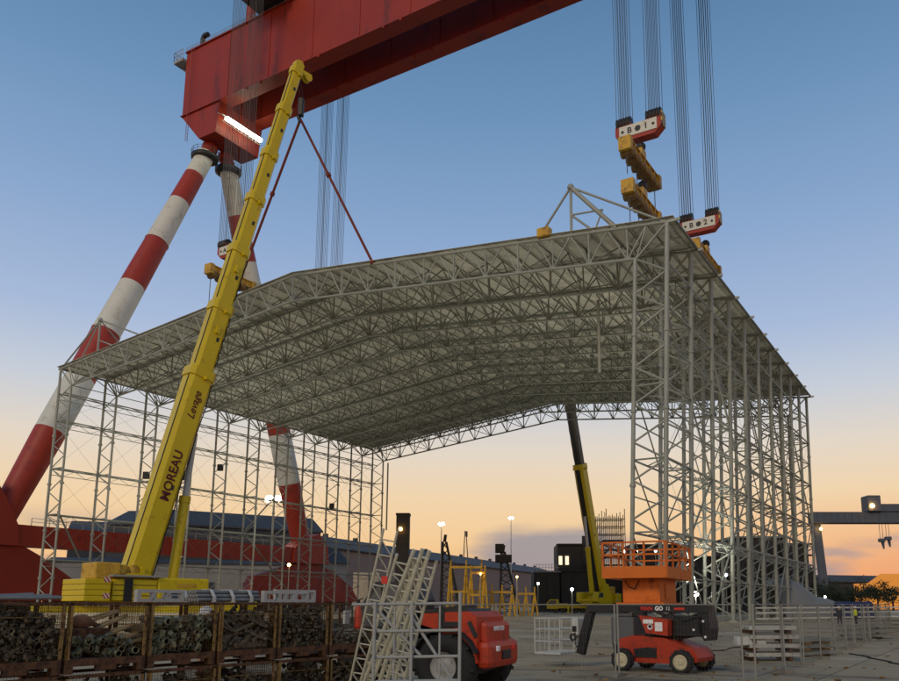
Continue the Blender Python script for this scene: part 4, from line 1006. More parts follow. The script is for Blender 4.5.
m = MB(); m.prism([(-.2,1.08),(-.75,1.85),(-.62,1.9),(-.32,1.72),(-.1,1.1)],'y',-.6,-.35); m.rbox((-.2,-.35,1.05),(.5,.6,1.6),.05); m.build('turret', M_BLKP, bl)
for a, b in (((-.2,1.0),(1.42,1.2)),((-.2,1.2),(1.42,1.42)),((-.2,1.38),(1.42,1.66))):
    m = MB(); m.bar((a[0]+.6,-.12,a[1]),(b[0],-.12,b[1]),.26,.2); m.bar((a[0]+.6,.2,a[1]),(b[0],.2,b[1]),.1,.16); m.build('riser_arm', M_BLKP, bl)
m = MB(); m.prism([(1.32,1.95),(1.62,1.95),(1.72,1.3),(1.66,.95),(1.5,.93),(1.35,1.2)],'y',-.42,.2); m.rbox((.55,-.42,1.05),(1.5,-.3,1.66),.03); m.path([(.5,-.44,1.7),(.9,-.46,1.5),(1.3,-.46,1.62),(1.55,-.46,1.3)],.022,6); m.build('knuckle', M_BLKP, bl)
m = MB(); m.rbox((-2.35,-.46,1.74),(1.66,-.1,1.98),.03); bm_ = m.build('boom', M_BLKP, bl)
text_part('lettering', 'MAN', .17, frame_mat((-.28,-.463,1.86),(1,0,0),(0,0,1)), M_TXTR, bm_, bold=.006, space=1.1)
text_part('lettering', 'GO', .17, frame_mat((.13,-.463,1.86),(1,0,0),(0,0,1)), M_TXTW, bm_, bold=.008)
text_part('lettering', '12', .14, frame_mat((.42,-.463,1.86),(1,0,0),(0,0,1)), M_TXTW, bm_)
m = MB(); m.box((.62,-.464,1.82),(.95,-.461,1.89)); m.build('stripe', M_TXTR, bm_)
for x, z in ((1.5,1.5),(1.55,1.05),(1.2,1.25),(-.28,1.2),(-.3,1.35)):
    m = MB(); m.tube((x,-.45,z),(x,-.415,z),.035,10); m.build('pin_cap', M_TXTW, bl)
m = MB(); m.bar((-2.3,-.28,1.9),(-2.72,-.28,.42),.2,.26); m.bar((-2.2,-.28,1.75),(-2.55,-.28,.6),.08,.08); m.build('jib', M_BLKP, bl)
bk = MB()
bx0, bx1, by0, by1, bz0 = -3.95, -3.0, -1.1, .55, .42
bk.box((bx0,by0,bz0),(bx1,by1,bz0+.06))
bask = bk.build('basket_floor', M_LGREY, bl)
m = MB()
for x in (bx0,bx1):
    for y in (by0,(by0+by1)/2,by1): m.tube((x,y,bz0),(x,y,bz0+1.12),.02,6)
for z in (.4,.78,1.12):
    for y in (by0,by1): m.tube((bx0,y,bz0+z),(bx1,y,bz0+z),.02,6)
    for x in (bx0,bx1): m.tube((x,by0,bz0+z),(x,by1,bz0+z),.02,6)
for i in range(1,5):
    m.tube((bx0+i*(bx1-bx0)/5,by0,bz0),(bx0+i*(bx1-bx0)/5,by0,bz0+1.12),.01,5)
m.build('basket_rails', M_LGREY, bl)
m = MB(); m.rbox((-2.95,-.5,1.0),(-2.7,.1,1.55),.04); m.rbox((-2.98,-.35,.62),(-2.78,-.05,.98),.05); m.build('control_box', M_LGREY, bl)
m = MB(); m.lathe([(.07,0),(.12,0),(.12,.05),(.07,.05)],(-2.86,-.5,.95),(0,-1,0),14); m.path([(-2.8,-.5,1.1),(-2.75,-.55,.7),(-2.6,-.5,.5)],.02,5); m.rbox((-2.9,-.52,1.12),(-2.74,-.5,1.3),.01); m.build('control_panel', M_BLK, bl)

# ------------------------------------------------------------------ orange work platform
op = thing('work_platform', (gx(668,32),32,0), 'big orange work platform with railings on an orange pedestal behind the boom lift', 'platform', R(66))
PL, PW = 5.0, 2.65     # local x along the long side away from the camera, y to the left
def OP(nm, lo, hi, par=op, mt=M_ORG, bev=.02): m = MB(); m.rbox(lo, hi, bev); return m.build(nm, mt, par)
dz = 3.02
dk = OP('deck', (0,0,dz),(PL,PW,dz+.12))
OP('toe_board', (-.03,0,dz+.0),(0,PW,dz+.48)); OP('toe_board', (PL,0,dz),(PL+.03,PW,dz+.48)); OP('toe_board', (0,-.03,dz),(2.45,0,dz+.46)); OP('toe_board', (2.55,-.03,dz),(PL,0,dz+.46)); OP('toe_board', (0,PW,dz),(PL,PW+.03,dz+.48))
def rail(seg):
    m = MB()
    (x0,y0),(x1,y1),np_ = seg
    for z in (dz+.95,dz+1.45): m.bar((x0,y0,z),(x1,y1,z),.07,.07)
    for i in range(np_+1):
        t = i/np_; m.bar((x0+(x1-x0)*t,y0+(y1-y0)*t,dz+.4),(x0+(x1-x0)*t,y0+(y1-y0)*t,dz+1.45),.07,.07)
    m.build('guard_rail', M_ORG, op)
rail(((0,.04),(0,PW-.04),3)); rail(((PL,.04),(PL,PW-.04),2)); rail(((.05,0),(2.4,0),2)); rail(((2.6,0),(PL-.05,0),2)); rail(((.05,PW),(PL-.05,PW),4))
OP('pedestal', (.75,.48,2.05),(3.9,2.02,dz))
OP('pedestal_flange', (.45,.25,1.93),(4.2,2.25,2.05))
m = MB(); m.rbox((.72,.55,2.15),(.745,1.05,2.9),.005); m.build('access_panel', M_ORG, op); m = MB(); m.rbox((1.7,.44,2.2),(2.7,.475,2.85),.005); m.build('access_panel', M_ORG, op); m = MB(); m.path([(.7,1.3,2.95),(.68,1.5,2.6),(.7,1.75,2.7),(.72,1.9,2.95)],.02,5); m.build('hose', M_BLK, op)
m = MB()
for i in range(4):
    z0, z1 = .85+i*.27, .85+(i+1)*.27
    for y in (.5,1.95): m.bar((.6,y,z0),(4.1,y,z1),.09,.1); m.bar((4.1,y+.1,z0),(.6,y+.1,z1),.09,.1)
m.build('scissor_arms', M_DARK, op)
OP('undercarriage', (.3,.35,.45),(4.4,2.25,.85), mt=M_ORG)
for x in (.8,3.9):
    for y in (.35,2.25): wheel(op, (x,y,.42), (0,-1 if y < 1 else 1,0), .42, .3, M_GREY)

# ------------------------------------------------------------------ temporary mesh fence
M_FPOST = mat('fence_post_zinc', (.27,.27,.24), .5, .2, .2, 4)
def make_panel():
    r = thing('fence_section', (0,0,0), 'x', 'fence section', 0, 'temporary mesh fence sections round the yard')
    for x in (.03,3.43):
        m = MB(); m.tube((x,0,.08),(x,0,2.0),.027,8); m.build('post', M_FPOST, r)
    m = MB(); m.tube((.03,0,1.98),(3.43,0,1.98),.018,8); m.build('top_tube', M_GALVD, r)
    m = MB(); m.tube((.03,0,.16),(3.43,0,.16),.010,6); m.build('bottom_tube', M_FWIRE, r)
    m = MB()
    for i in range(1,34): m.tube((.03+i*.1,0,.18),(.03+i*.1,0,1.98),.0017,4,cap=False)
    for i in range(1,9): m.tube((.03,.004,.18+i*.2),(3.43,.004,.18+i*.2),.0017,4,cap=False)
    m.build('wire_mesh', M_FWIRE, r)
    return r
def make_foot():
    r = MB(); r.prism([(-.30,0),(-.30,.06),(-.24,.10),(.24,.10),(.30,.06),(.30,0)],'x',-.09,.09)
    return tag(r.build('concrete_block', mat('foot_concrete', (.2,.185,.15), .85, 0, .15, 6, .2)), 'x', 'concrete block', 'concrete blocks of the mesh fence')
pn0 = make_panel(); ft0 = make_foot(); first = True
corner = V((6.5,21.2,0))
run = []
q0 = V((3.3,23.0,0)); dl = (corner-q0).normalized()
run.append((q0, math.atan2(dl.y,dl.x), 'fence section in front of the boom lift, joined at the double post'))
al = V((-.985,.17,0)); 
for i, wd in enumerate(('fence section between the double post and the red telehandler', 'fence section hidden behind the telehandler')):
    a = q0 + al*(3.5*(i+1)); run.append((a, math.atan2(-al.y,-al.x), wd))
names = ['first','second','third','fourth','fifth','sixth','seventh','eighth','ninth','tenth','eleventh','twelfth']
for i in range(12):
    a = corner + d1*(3.5*i) + V((.06,0,0)); run.append((a, math.atan2(d1.y,d1.x)+rnd.uniform(-.03,.03), f'{names[i]} mesh fence section from the near right corner, in the row going away'))
foot_words = ['low concrete block under the double fence post left of the boom lift','low concrete block under the fence post by the red telehandler','low concrete block hidden behind the telehandler'] + ['low concrete block at the near right fence corner'] + [f'{names[i]} low concrete block after the near corner in the receding fence' for i in range(11)]
for i, (a, rz, lab) in enumerate(run):
    p = pn0 if i == 0 else copy_tree(pn0)
    p.location = a; p.rotation_euler = (R(rnd.uniform(-1.2,1.2)),0,rz); p['label'] = lab
    f = ft0 if i == 0 else ft0.copy()
    if i: COL.objects.link(f)
    f.location = a; f.rotation_euler = (0,0,rz); f['label'] = foot_words[i]
# ------------------------------------------------------------------ stacks of steel on the yard
def member(name, parent, lo, hi, mt):
    """channel section"""
    (x0,y0,z0),(x1,y1,z1) = lo, hi; m = MB(); t = .018
    m.box((x0,y0,z0),(x1,y0+t,z1)); m.box((x0,y0+t,z1-t),(x1,y1,z1)); m.box((x0,y0+t,z0),(x1,y1,z0+t)); return m.build(name, mt, parent)
M_CHAN = mat('chalky_channel_paint', (.40,.40,.36), .6, 0, .15, 3, rust=.3, rustcol=(.2,.16,.1), rs=4)
st = thing('steel_stack', (gx(746,29),29.0,0), 'stack of pale painted steel channels with dark gaps behind the near fence corner', 'stack', R(4))
for k in range(4):
    for j in range(3):
        member('channel', st, (rnd.uniform(0,.1),j*.42,.16+k*.31),(rnd.uniform(1.75,1.95),j*.42+.3,.16+k*.31+.13), M_CHAN)
    for x in (.2,1.5): m = MB(); m.rbox((x,-.02,.02+k*.31),(x+.1,1.3,.16+k*.31),.01); m.build('dunnage', M_RUST, st)
m = MB(); m.rbox((-.35,.1,.55),(.7,.5,.85),.02); m.build('bracket', M_LGREY, st)
st2 = thing('steel_stack', (gx(800,31.5),31.5,0), 'lower heap of grey steel frames right of the pale channel stack', 'stack', R(30))
for k in range(3):
    for j in range(4):
        m = MB(); y = j*.35+rnd.uniform(-.1,.1); m.bar((-.3+rnd.uniform(-.2,.2),y,.12+k*.24),(1.9+rnd.uniform(-.3,.3),y+rnd.uniform(-.25,.25),.16+k*.24),.12,.12); m.build('beam', M_GALVD, st2)
    for x in (.2,1.3): m = MB(); m.bar((x,-.2,.03+k*.24),(x,1.3,.03+k*.24),.08,.09); m.build('dunnage', M_RUSTY, st2)
for i, (u, Y, lab) in enumerate(((868,47,'stack of grey steel lying at the far end of the fence'),(770,58,'grey steel bundle lying at the foot of the shelter columns'),(880,60,'steel bundle beyond the fence at the right edge'))):
    s = thing('steel_bundle', (gx(u,Y),Y,0), lab, 'bundle', R(20))
    for k in range(3):
        for j in range(3):
            m = MB(); m.bar((-1.6+rnd.uniform(-.3,.3),j*.35,.2+k*.28),(1.8+rnd.uniform(-.4,.4),j*.35+.05,.2+k*.28),.2,.14); m.build('beam', M_GALVD, s)
# barrier row behind
pn = 0
for i in range(13):
    u = 762+i*12; Y = 92+i*1.5
    r = thing('barrier', (gx(u,Y),Y,0), f'pale steel barrier {"at left" if i < 4 else "in the middle" if i < 9 else "at right"} of the row beyond the workers', 'barrier', R(-6), 'pale barriers in a row beyond the workers')
    m = MB(); 
    for z in (.35,1.0,1.55): m.bar((-.75,0,z),(.75,0,z),.09,.16)
    m.build('boards', M_LGREY, r)
    m = MB()
    for x in (-.7,.7): m.bar((x,.08,0),(x,.08,1.65),.1,.1); m.bar((x,-.5,.05),(x,.5,.05),.1,.08)
    m.build('stand', M_GALVD, r)

# ------------------------------------------------------------------ people
M_SKIN = mat('skin', (.42,.22,.15), .6, 0, .08, 8)
M_NAVY = mat('navy_workwear', (.02,.024,.035), .85, 0, .2, 6)
M_HIVIS = mat('hi_vis_vest', (.55,.62,.03), .7, 0, .1, 6)
M_HELM = mat('white_helmet', (.75,.75,.72), .35, 0, .05, 5)
M_GRN = mat('green_jacket', (.05,.06,.04), .85, 0, .2, 6)
def person(loc, rz, label, cloth, vest=None, lean=0.0):
    r = thing('person', loc, label, 'person', rz)
    me = bpy.data.meshes.new('body'); o = bpy.data.objects.new('body', me); COL.objects.link(o)
    bm = bmesh.new(); sk = bm.verts.layers.skin.verify()
    P = {}
    def v(k, p, rad): q = bm.verts.new(p); q[sk].radius = (rad, rad*.8 if k in ('pel','wai','che') else rad); P[k] = q
    v('pel',(0,0,.95),.16); v('wai',(lean*.06,0,1.12),.145); v('che',(lean*.12,0,1.34),.17); v('nec',(lean*.16,0,1.50),.065); v('hea',(lean*.2,0,1.60),.085); v('top',(lean*.2,0,1.72),.075)
    for s, n in ((1,'l'),(-1,'r')):
        v('hip'+n,(0,s*.1,.88),.105); v('kne'+n,(.04*s,s*.12,.5),.07); v('ank'+n,(-.02+.05*s,s*.13,.09),.05); v('toe'+n,(.14+.05*s,s*.15,.04),.045)
        v('sho'+n,(lean*.12,s*.19,1.42),.075); v('elb'+n,(-.03+lean*.1,s*.27,1.13),.052); v('wri'+n,(.10+lean*.1,s*.25,.90),.036); v('han'+n,(.13+lean*.1,s*.24,.82),.042)
    E = [('pel','wai'),('wai','che'),('che','nec'),('nec','hea'),('hea','top')]
    for n in 'lr': E += [('pel','hip'+n),('hip'+n,'kne'+n),('kne'+n,'ank'+n),('ank'+n,'toe'+n),('che','sho'+n),('sho'+n,'elb'+n),('elb'+n,'wri'+n),('wri'+n,'han'+n)]
    for a, b in E: bm.edges.new((P[a],P[b]))
    P['pel'][sk].use_root = True
    bm.to_mesh(me); bm.free()
    o.modifiers.new('s','SKIN'); sb = o.modifiers.new('d','SUBSURF'); sb.levels = 1; sb.render_levels = 1
    dg = bpy.context.evaluated_depsgraph_get(); dg.update(); m2 = bpy.data.meshes.new_from_object(o.evaluated_get(dg)); bpy.data.objects.remove(o)
    m2.materials.clear()
    for mm in (cloth, M_SKIN): m2.materials.append(mm)
    for p in m2.polygons:
        p.material_index = 1 if (p.center.z > 1.50 or (p.center.z < .88 and abs(p.center.y) > .2 and p.center.z > .7)) else 0; p.use_smooth = True
    b = bpy.data.objects.new('body', m2); COL.objects.link(b); b.parent = r
    m = MB(); m.lathe([(.155,0),(.15,.02),(.125,.03),(.115,.09),(.07,.14),(0,.155)],(lean*.2,0,1.66),(0,0,1),16); m.prism([(.08,-.09),(.2,-.07),(.2,.07),(.08,.09)],'z',1.655,1.672); m.build('helmet', M_HELM, r)
    if vest:
        m = MB()
        m.lathe([(.17,0),(.185,.18),(.2,.36),(.16,.5),(.09,.55)],(lean*.09,0,.94),(lean*.12,0,1),14)
        vo = m.build('vest', vest, r); vo.scale = (.95,1.15,1)
    return r
person((gx(838.5,73),73,0), R(80), 'person in dark work clothes standing beyond the fence, left of the pair', M_NAVY)
person((gx(855,75),75,0), R(200), 'person in a yellow hi-vis vest beyond the fence, right of the pair', M_NAVY, M_HIVIS)
pw = person((gx(213.5,15.9),15.9,0.04), R(200), 'person in a white helmet behind the rusty cages', M_GRN, None, .6); pw.scale = (1.06,1.06,1.06)

# ------------------------------------------------------------------ background: sheds, hull blocks, masts, far crane
M_SHEDR = mat('dark_shed_roof', (.035,.042,.055), .7, 0, .15, .05)
M_SHEDW = mat('pink_grey_cladding', (.22,.17,.155), .8, 0, .08, .04, rust=.15, rustcol=(.15,.12,.11), rs=.08, streak=.1)
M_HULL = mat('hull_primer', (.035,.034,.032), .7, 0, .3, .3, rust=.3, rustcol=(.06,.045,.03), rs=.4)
M_BWALL = mat('pale_cladding', (.22,.215,.21), .8, 0, .1, .1)
M_BLUE = mat('blue_grey_roof', (.045,.05,.057), .6, 0, .2, .08)
LW = emit('lamp_white', (1,.93,.78), 60); LA = emit('lamp_amber', (1,.5,.12), 25); LC = emit('lamp_cool', (.8,.9,1), 12)
def shed(name, a, b, wd, hw, hr, label, mw, mr, ridge=.5, doors=0):
    """long shed from a to b (ground points), wd wide to the far side, wall height hw, ridge hr"""
    a = V(a); b = V(b); x = (b-a).normalized(); y = ZV.cross(x); L_ = (b-a).length
    if y.y < 0: y = -y
    r = thing(name, a, label, 'building')
    m = MB(); c = [a, b, b+y*wd, a+y*wd]; vs = [p+ZV*z for z in (0,hw) for p in c]
    m._add(vs, [(0,3,2,1),(0,1,5,4),(1,2,6,5),(2,3,7,6),(3,0,4,7)])
    for p, q in ((a,a+y*wd),(b,b+y*wd)): m._add([p+ZV*hw, q+ZV*hw, p.lerp(q,ridge)+ZV*(hr-.05)], [(0,1,2)])
    w_ = m.build('wall', mw, r, world=True)
    for s0, s1 in ((-.02,ridge),(1.02,ridge)):
        m = MB(); p0 = a+y*(wd*s0)-x*.6; p1 = b+y*(wd*s0)+x*.6; q0 = a+y*(wd*s1)-x*.6; q1 = b+y*(wd*s1)+x*.6
        t = ZV*.5; vs = [p0+ZV*hw, p1+ZV*hw, q1+ZV*hr, q0+ZV*hr]; m._add(vs+[v_+t for v_ in vs], [(0,3,2,1),(4,5,6,7),(0,1,5,4),(1,2,6,5),(2,3,7,6),(3,0,4,7)])
        m.build('roof', mr, r, world=True)
    for i in range(doors):
        p = a+x*(L_*(i+.5)/doors); m = MB(); m.bar(p-y*.15+ZV*(hw*.32), p-y*.15+x*6+ZV*(hw*.32), .25, hw*.6); m.build('door', M_SHEDR, r, world=True)
    return r, x, y
SA_ = V((gx(318,290),290,0)); SB_ = V((gx(566,620),620,0))
far, fx, fy = shed('long_shed', SA_, SB_, 60, 22.0, 29.0, 'very long low shed with dark roof and pinkish wall on the horizon', M_SHEDW, M_SHEDR, .35)
for i in range(14):
    p = SA_.lerp(SB_, (i+.5)/14)+fy*21+ZV*29.1; m = MB(); m.rbox(p-V((1,1,0)), p+V((1,1,1.6)), .1); m.build('roof_vent', M_SHEDR, far, world=True)
hallA = V((gx(143,228),228,0)); hallB = V((gx(318,258),258,0))
shed('assembly_hall', hallA, hallB, 30, 24.5, 29.5, 'blue-grey hall with low roof behind the red crane sill', M_BLUE, M_BLUE, .3)
shed('assembly_hall', V((gx(62,232),232,0)), V((gx(101,236),236,0)), 26, 22.0, 26.5, 'small dark hall with chamfered roof left of the yellow boom', M_SHEDR, M_BLUE, .5)
shed('assembly_hall', V((gx(101.5,226),226,0)), V((gx(142,226),226,0)), 26, 24.0, 29.0, 'taller dark hall directly left of the yellow boom', M_SHEDR, M_BLUE, .5)
shed('end_hall', V((gx(322,262),262,0)), V((gx(346,270),270,0)), 30, 15, 20, 'pale walled hall right of the right crane leg', M_BWALL, M_SHEDR, .2)
shed('low_store', V((gx(45,205),205,0)), V((gx(318,228),228,0)), 14, 12.5, 13.6, 'long pale grey low building seen under the red sill beam', M_BWALL, M_SHEDR, .5, 5)
m = MB(); p = V((gx(367,225),225,0)); m.rbox(p-V((3.6,2.5,0)), p+V((3.2,2.5,10.5)), .1); tw = m.build('stair_block', mat('cream_cladding', (.55,.46,.34), .8, 0, .08, .3)); tag(tw, 'small cream block standing left of the leaning beams in the distance', 'building')
ch = thing('dark_tower', (gx(401.5,150),150,0), 'dark slab tower with one amber lamp left of the twin lamp masts', 'tower')
p = V(ch.location); m = MB(); m.rbox(p-V((1.2,1.0,0)), p+V((1.2,1.0,18.6)), .06); m.build('shaft', M_HULL, ch, world=True)
m = MB(); m.rbox(p+V((-1.3,-1.1,18.3)), p+V((1.3,1.1,18.75)), .06); m.build('cap', M_HULL, ch, world=True)
m = MB(); m.ball(at(400.5,529,148.8), .33, seg=10); m.build('lamp', LA, ch, world=True)
def lamp_mast(u, v, Y, r, label, heads, em, pole=True):
    t = at(u, v, Y); q = thing('lamp_mast', (t.x,t.y,0), label, 'lamp mast', group='floodlight masts')
    m = MB(); m.tube((t.x,t.y,0),(t.x,t.y,t.z), .28, 10, .12); m.build('pole', M_GREY, q, world=True)
    m = MB(); m.bar(t-V((r*1.4,0,0)), t+V((r*1.4,0,0)), .2, .2); m.build('crossarm', M_GREY, q, world=True)
    for i in range(heads):
        x = (i-(heads-1)/2)*r*1.05; m = MB(); m.ball(t+V((x,-.2,r*.3)), r*.5, seg=12, sc=(1,.6,.9)); m.build('lamp_head', em, q, world=True)
    return t
tA = lamp_mast(441.5, 525, 260, 1.0, 'floodlight mast with wide bright head, left of the two by the cloud', 2, LW)
tB = lamp_mast(511, 519, 330, 1.0, 'floodlight mast with small bright head beside the grey cloud', 2, LW)
tC = lamp_mast(273.5, 501.5, 190, 1.9, 'floodlight mast glaring through the left wall of the shelter', 2, emit('lamp_glare', (1,.9,.66), 45))
def small_lamp(u, v, Y, r, em, label, roof_fill=0):
    t = at(u, v, Y); q = thing('yard_lamp', (t.x,t.y,0), label, 'lamp')
    m = MB(); m.tube((t.x,t.y+.2,0),(t.x,t.y+.2,t.z), .07, 6); m.build('post', M_GREY, q, world=True)
    if roof_fill:  # added upward spot at the lamp, brightens the roof underside
        l = bpy.data.lights.new('roof_fill','SPOT'); l.energy = roof_fill; l.spot_size = R(165); l.spot_blend = 1; l.shadow_soft_size = .8; l.color = (1,.95,.82); lo = bpy.data.objects.new('added_roof_fill', l); COL.objects.link(lo); lo.parent = q; lo.location = (0,-.6,t.z+.4); lo.rotation_euler = (R(180),0,0)
    m = MB(); m.ball(t, r*.62, seg=12); m.build('bulb', em, q, world=True)
small_lamp(625, 551.5, 150, .45, LC, 'small cool white lamp seen inside the left part of the orange railing')
small_lamp(655.5, 551, 150, .38, LC, 'small cool white lamp seen above the orange railing panel')
small_lamp(638, 551, 160, .3, LW, 'faint white lamp between the two cool lamps')
small_lamp(679, 550, 150, .34, LW, 'small warm lamp behind the right part of the orange railing')
small_lamp(480.5, 574, 127, .25, LA, 'small amber lamp beside the yellow trestles')
small_lamp(517, 577, 100, .2, LA, 'small amber lamp left of the dark black building', 7500)
small_lamp(538, 583.5, 175, .35, LW, 'small white lamp on the deck of the dark block')
small_lamp(572, 589.5, 135, .4, LW, 'white lamp beside the far yellow crane body', 5200)
small_lamp(696, 594, 90, .45, LW, 'low white lamp at the foot of the right hand columns', 5600)
small_lamp(726, 575, 130, .4, LC, 'small lamp inside the right hand columns')
small_lamp(825, 597, 140, .3, LW, 'small lamp on the grey tarpaulin')
small_lamp(180, 557, 126, .3, LA, 'small warm lamp behind the yellow crane cylinder', 7000)
small_lamp(289, 565, 150, .5, LA, 'warm amber lamp under the right end of the red sill', 5200)
# bridge pylon on the horizon
by = thing('bridge_pylon', (gx(466,1500),1500,0), 'thin A-shaped bridge pylon on the horizon', 'pylon')
p = V(by.location); m = MB()
top = at(465.5,531,1500)
for d in (-8.5,8.5): m.tube(p+V((d,0,0)), V((top.x+d*.12,p.y,top.z)), 1.1, 6, .8)
m.bar(p+V((-6,0,62)), p+V((6,0,62)), 2, 2); m.bar(p+V((-2,0,top.z-6)), p+V((2,0,top.z-6)), 3, 10); m.build('legs', M_HULL, by, world=True)
# derrick jibs and yellow trestles
def derrick(u0, v0, ub, Y, wd, mt, label):
    t = at(u0,v0,Y); b = V((gx(ub,Y),Y,0)); r = thing('derrick', b, label, 'derrick'); m = MB(); n = 9
    for s in ((-1,-1),(1,-1),(1,1),(-1,1)):
        m.tube(b+V((s[0]*wd,s[1]*wd,0)), t+V((s[0]*.35,s[1]*.35,0)), .22, 5)
    for i in range(n):
        f0, f1 = i/n, (i+1)/n
        for e in (-1,1):
            w0, w1 = wd+(.35-wd)*f0, wd+(.35-wd)*f1
            m.tube(b.lerp(t,f0)+V((-w0*e,-w0,0)), b.lerp(t,f1)+V((w1*e,-w1,0)), .12, 4)
    m.tube(t, t+V((.2,0,1.4)), .3, 6); m.build('lattice', mt, r, world=True); return r, t, b
derrick(444.5, 542, 451, 155, 1.9, M_HULL, 'dark brown tapering derrick right of the leaning beams')
dr, t, b = derrick(503, 552, 510, 165, 2.0, M_HULL, 'dark derrick topped with a machinery box below the tall lamp mast')
m = MB(); m.rbox(t+V((-1.6,-1,-2.2)), t+V((1.8,1,-.6)), .1); m.rbox(t+V((-1.6,-1,-.2)), t+V((.2,1,1.6)), .1); m.build('machinery_box', M_HULL, dr, world=True)
def trestle(u, Y, w_, h, label, n=3):
    r = thing('yellow_trestle', (gx(u,Y),Y,0), label, 'trestle'); p = V(r.location); m = MB()
    for i in range(n):
        x = (i/(n-1)-.5)*w_
        for y in (-.8,.8): m.tube(p+V((x-.5,y,0)), p+V((x,y*.6,h)), .2, 5); m.tube(p+V((x+.5,y,0)), p+V((x,y*.6,h)), .14, 5)
        m.tube(p+V((x,0,h)), p+V((x,0,h+1.2)), .14, 5)
    for z in (h*.5,h): m.bar(p+V((-w_/2,-.6,z)), p+V((w_/2,-.6,z)), .3, .35)
    m.build('frame', M_YELD, r, world=True)
trestle(466, 130, 5.0, 7.8, 'tall yellow trestle of raking legs left of the far crane', 3)
trestle(478, 128, 2.2, 6.8, 'narrow yellow trestle beside the tall one', 2)
trestle(497, 134, 5.0, 3.9, 'low yellow trestle under the dark derrick', 4)
trestle(526, 140, 3.0, 3.7, 'low yellow trestle above the far crane carrier', 3)
# dark hull blocks at the back
def block(name, parts, label, cat='ship block'):
    r = None
    for i, (u0, u1, v, Y, dep) in enumerate(parts):
        a, b = gx(u0,Y), gx(u1,Y); z = CAMZ+(604-v)/816*Y
        if r is None: r = thing(name, (a,Y,0), label, cat)
        m = MB(); m.rbox((a,Y,0),(b,Y+dep,z),.15)
        k = max(2,int((b-a)/3))
        for j in range(1,k): m.box((a+(b-a)*j/k-.12,Y-.12,.0),(a+(b-a)*j/k+.12,Y-.01,z-.3))
        pt_ = m.build('hull_section', M_HULL, r, world=True)
        m = MB(); m.box((a-.3,Y-.5,z-.4),(b+.3,Y-.13,z-.15)); m.build('deck_edge', M_GREY if i % 2 else M_HULL, pt_, world=True)
    return r
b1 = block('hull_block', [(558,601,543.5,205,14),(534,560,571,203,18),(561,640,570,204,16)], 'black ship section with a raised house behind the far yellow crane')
m = MB()
for u in range(534,561,3): m.tube((gx(u,202.8),202.8,10.2),(gx(u,202.8),202.8,11.8),.07,4)
for z in (11,11.8): m.tube((gx(534,202.8),202.8,z),(gx(560,202.8),202.8,z),.06,4)
m.build('deck_rail', M_LGREY, b1, world=True)
for u in (560.5,567): m = MB(); p = at(u,560.5,204.6); m.rbox(p-V((.45,.05,1.1)), p+V((.45,.05,1.1)), .02); m.build('lit_window', emit('window_glow', (1,.8,.5), 1.2) if u < 562 else bpy.data.materials['window_glow'], b1, world=True)
m = MB(); p = at(584,536,205); m.tube(p-V((0,0,8)), p, .6, 8); m.build('funnel', M_HULL, b1, world=True)
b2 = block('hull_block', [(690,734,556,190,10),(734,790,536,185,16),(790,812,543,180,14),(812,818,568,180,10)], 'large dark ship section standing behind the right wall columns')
m = MB()
for z in (6,9.5,12.5,15): m.box((gx(806,179),178.6,z),(gx(817,179),179.9,z+.35))
m.build('ledges', M_HULL, b2, world=True)
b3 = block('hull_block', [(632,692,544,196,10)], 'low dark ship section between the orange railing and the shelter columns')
# scaffold tower
sc = thing('scaffold_tower', (gx(600,215),215,0), 'open scaffold tower behind the far crane boom', 'scaffold'); x0, x1 = gx(599,215), gx(627,215)
z1 = CAMZ+(604-507)/816*215; m = MB()
for i in range(7):
    for y in (215,218,221): m.tube((x0+(x1-x0)*i/6,y,0),(x0+(x1-x0)*i/6,y,z1-rnd.uniform(0,2.5)),.13,4)
for j in range(13):
    for y in (215,218,221): m.tube((x0,y,j*2.05),(x1,y,j*2.05),.11,4)
for j in range(0,12):
    m.tube((x0,215,j*2.05),(x0+(x1-x0)/3,215,(j+1)*2.05),.06,4); m.tube((x0+(x1-x0)*2/3,215,j*2.05),(x1,215,(j+1)*2.05),.06,4)
m.build('tubes', M_HULL, sc, world=True)
for z, a, b in ((14.6,0,1),(18.7,.2,.95),(10.4,0,1)): m = MB(); m.box((x0+(x1-x0)*a,214.9,z),(x0+(x1-x0)*b,221,z+.25)); m.build('platform', M_HULL, sc, world=True)
m = MB(); m.bar((x0,214.8,13.5),(x0+(x1-x0)*.7,214.8,18.6),.6,.5); m.bar((x0+(x1-x0)*.1,214.8,18),(x1,214.8,14.8),.4,.4); m.build('stair_flights', M_HULL, sc, world=True)
# far gantry crane at the right
FYc = 330
fg = thing('gantry_crane', at(828,604,FYc), 'far dark gantry crane with an amber lit cabin at the right edge', 'crane'); fg.location.z = 0
def fz(v): return CAMZ+(604-v)/812*FYc
m = MB(); m.rbox((gx(819,FYc),FYc,fz(523)),(gx(1040,FYc),FYc+6,fz(511.5)),.3)
for i in range(11): x = gx(824+i*7,FYc); m.box((x-.12,FYc-.15,fz(522.5)),(x+.12,FYc-.01,fz(512)))
m.build('main_girder', mat('dark_crane_steel', (.07,.085,.11), .6, 0, .15, .3), fg, world=True); M_DCR = bpy.data.materials['dark_crane_steel']
m = MB(); m.rbox((gx(874.5,FYc),FYc-1.5,fz(511.3)),(gx(888,FYc),FYc+5,fz(495)),.3); m.rbox((gx(888,FYc),FYc-.5,fz(511.3)),(gx(940,FYc),FYc+5,fz(503.5)),.2); m.build('trolley', M_DCR, fg, world=True)
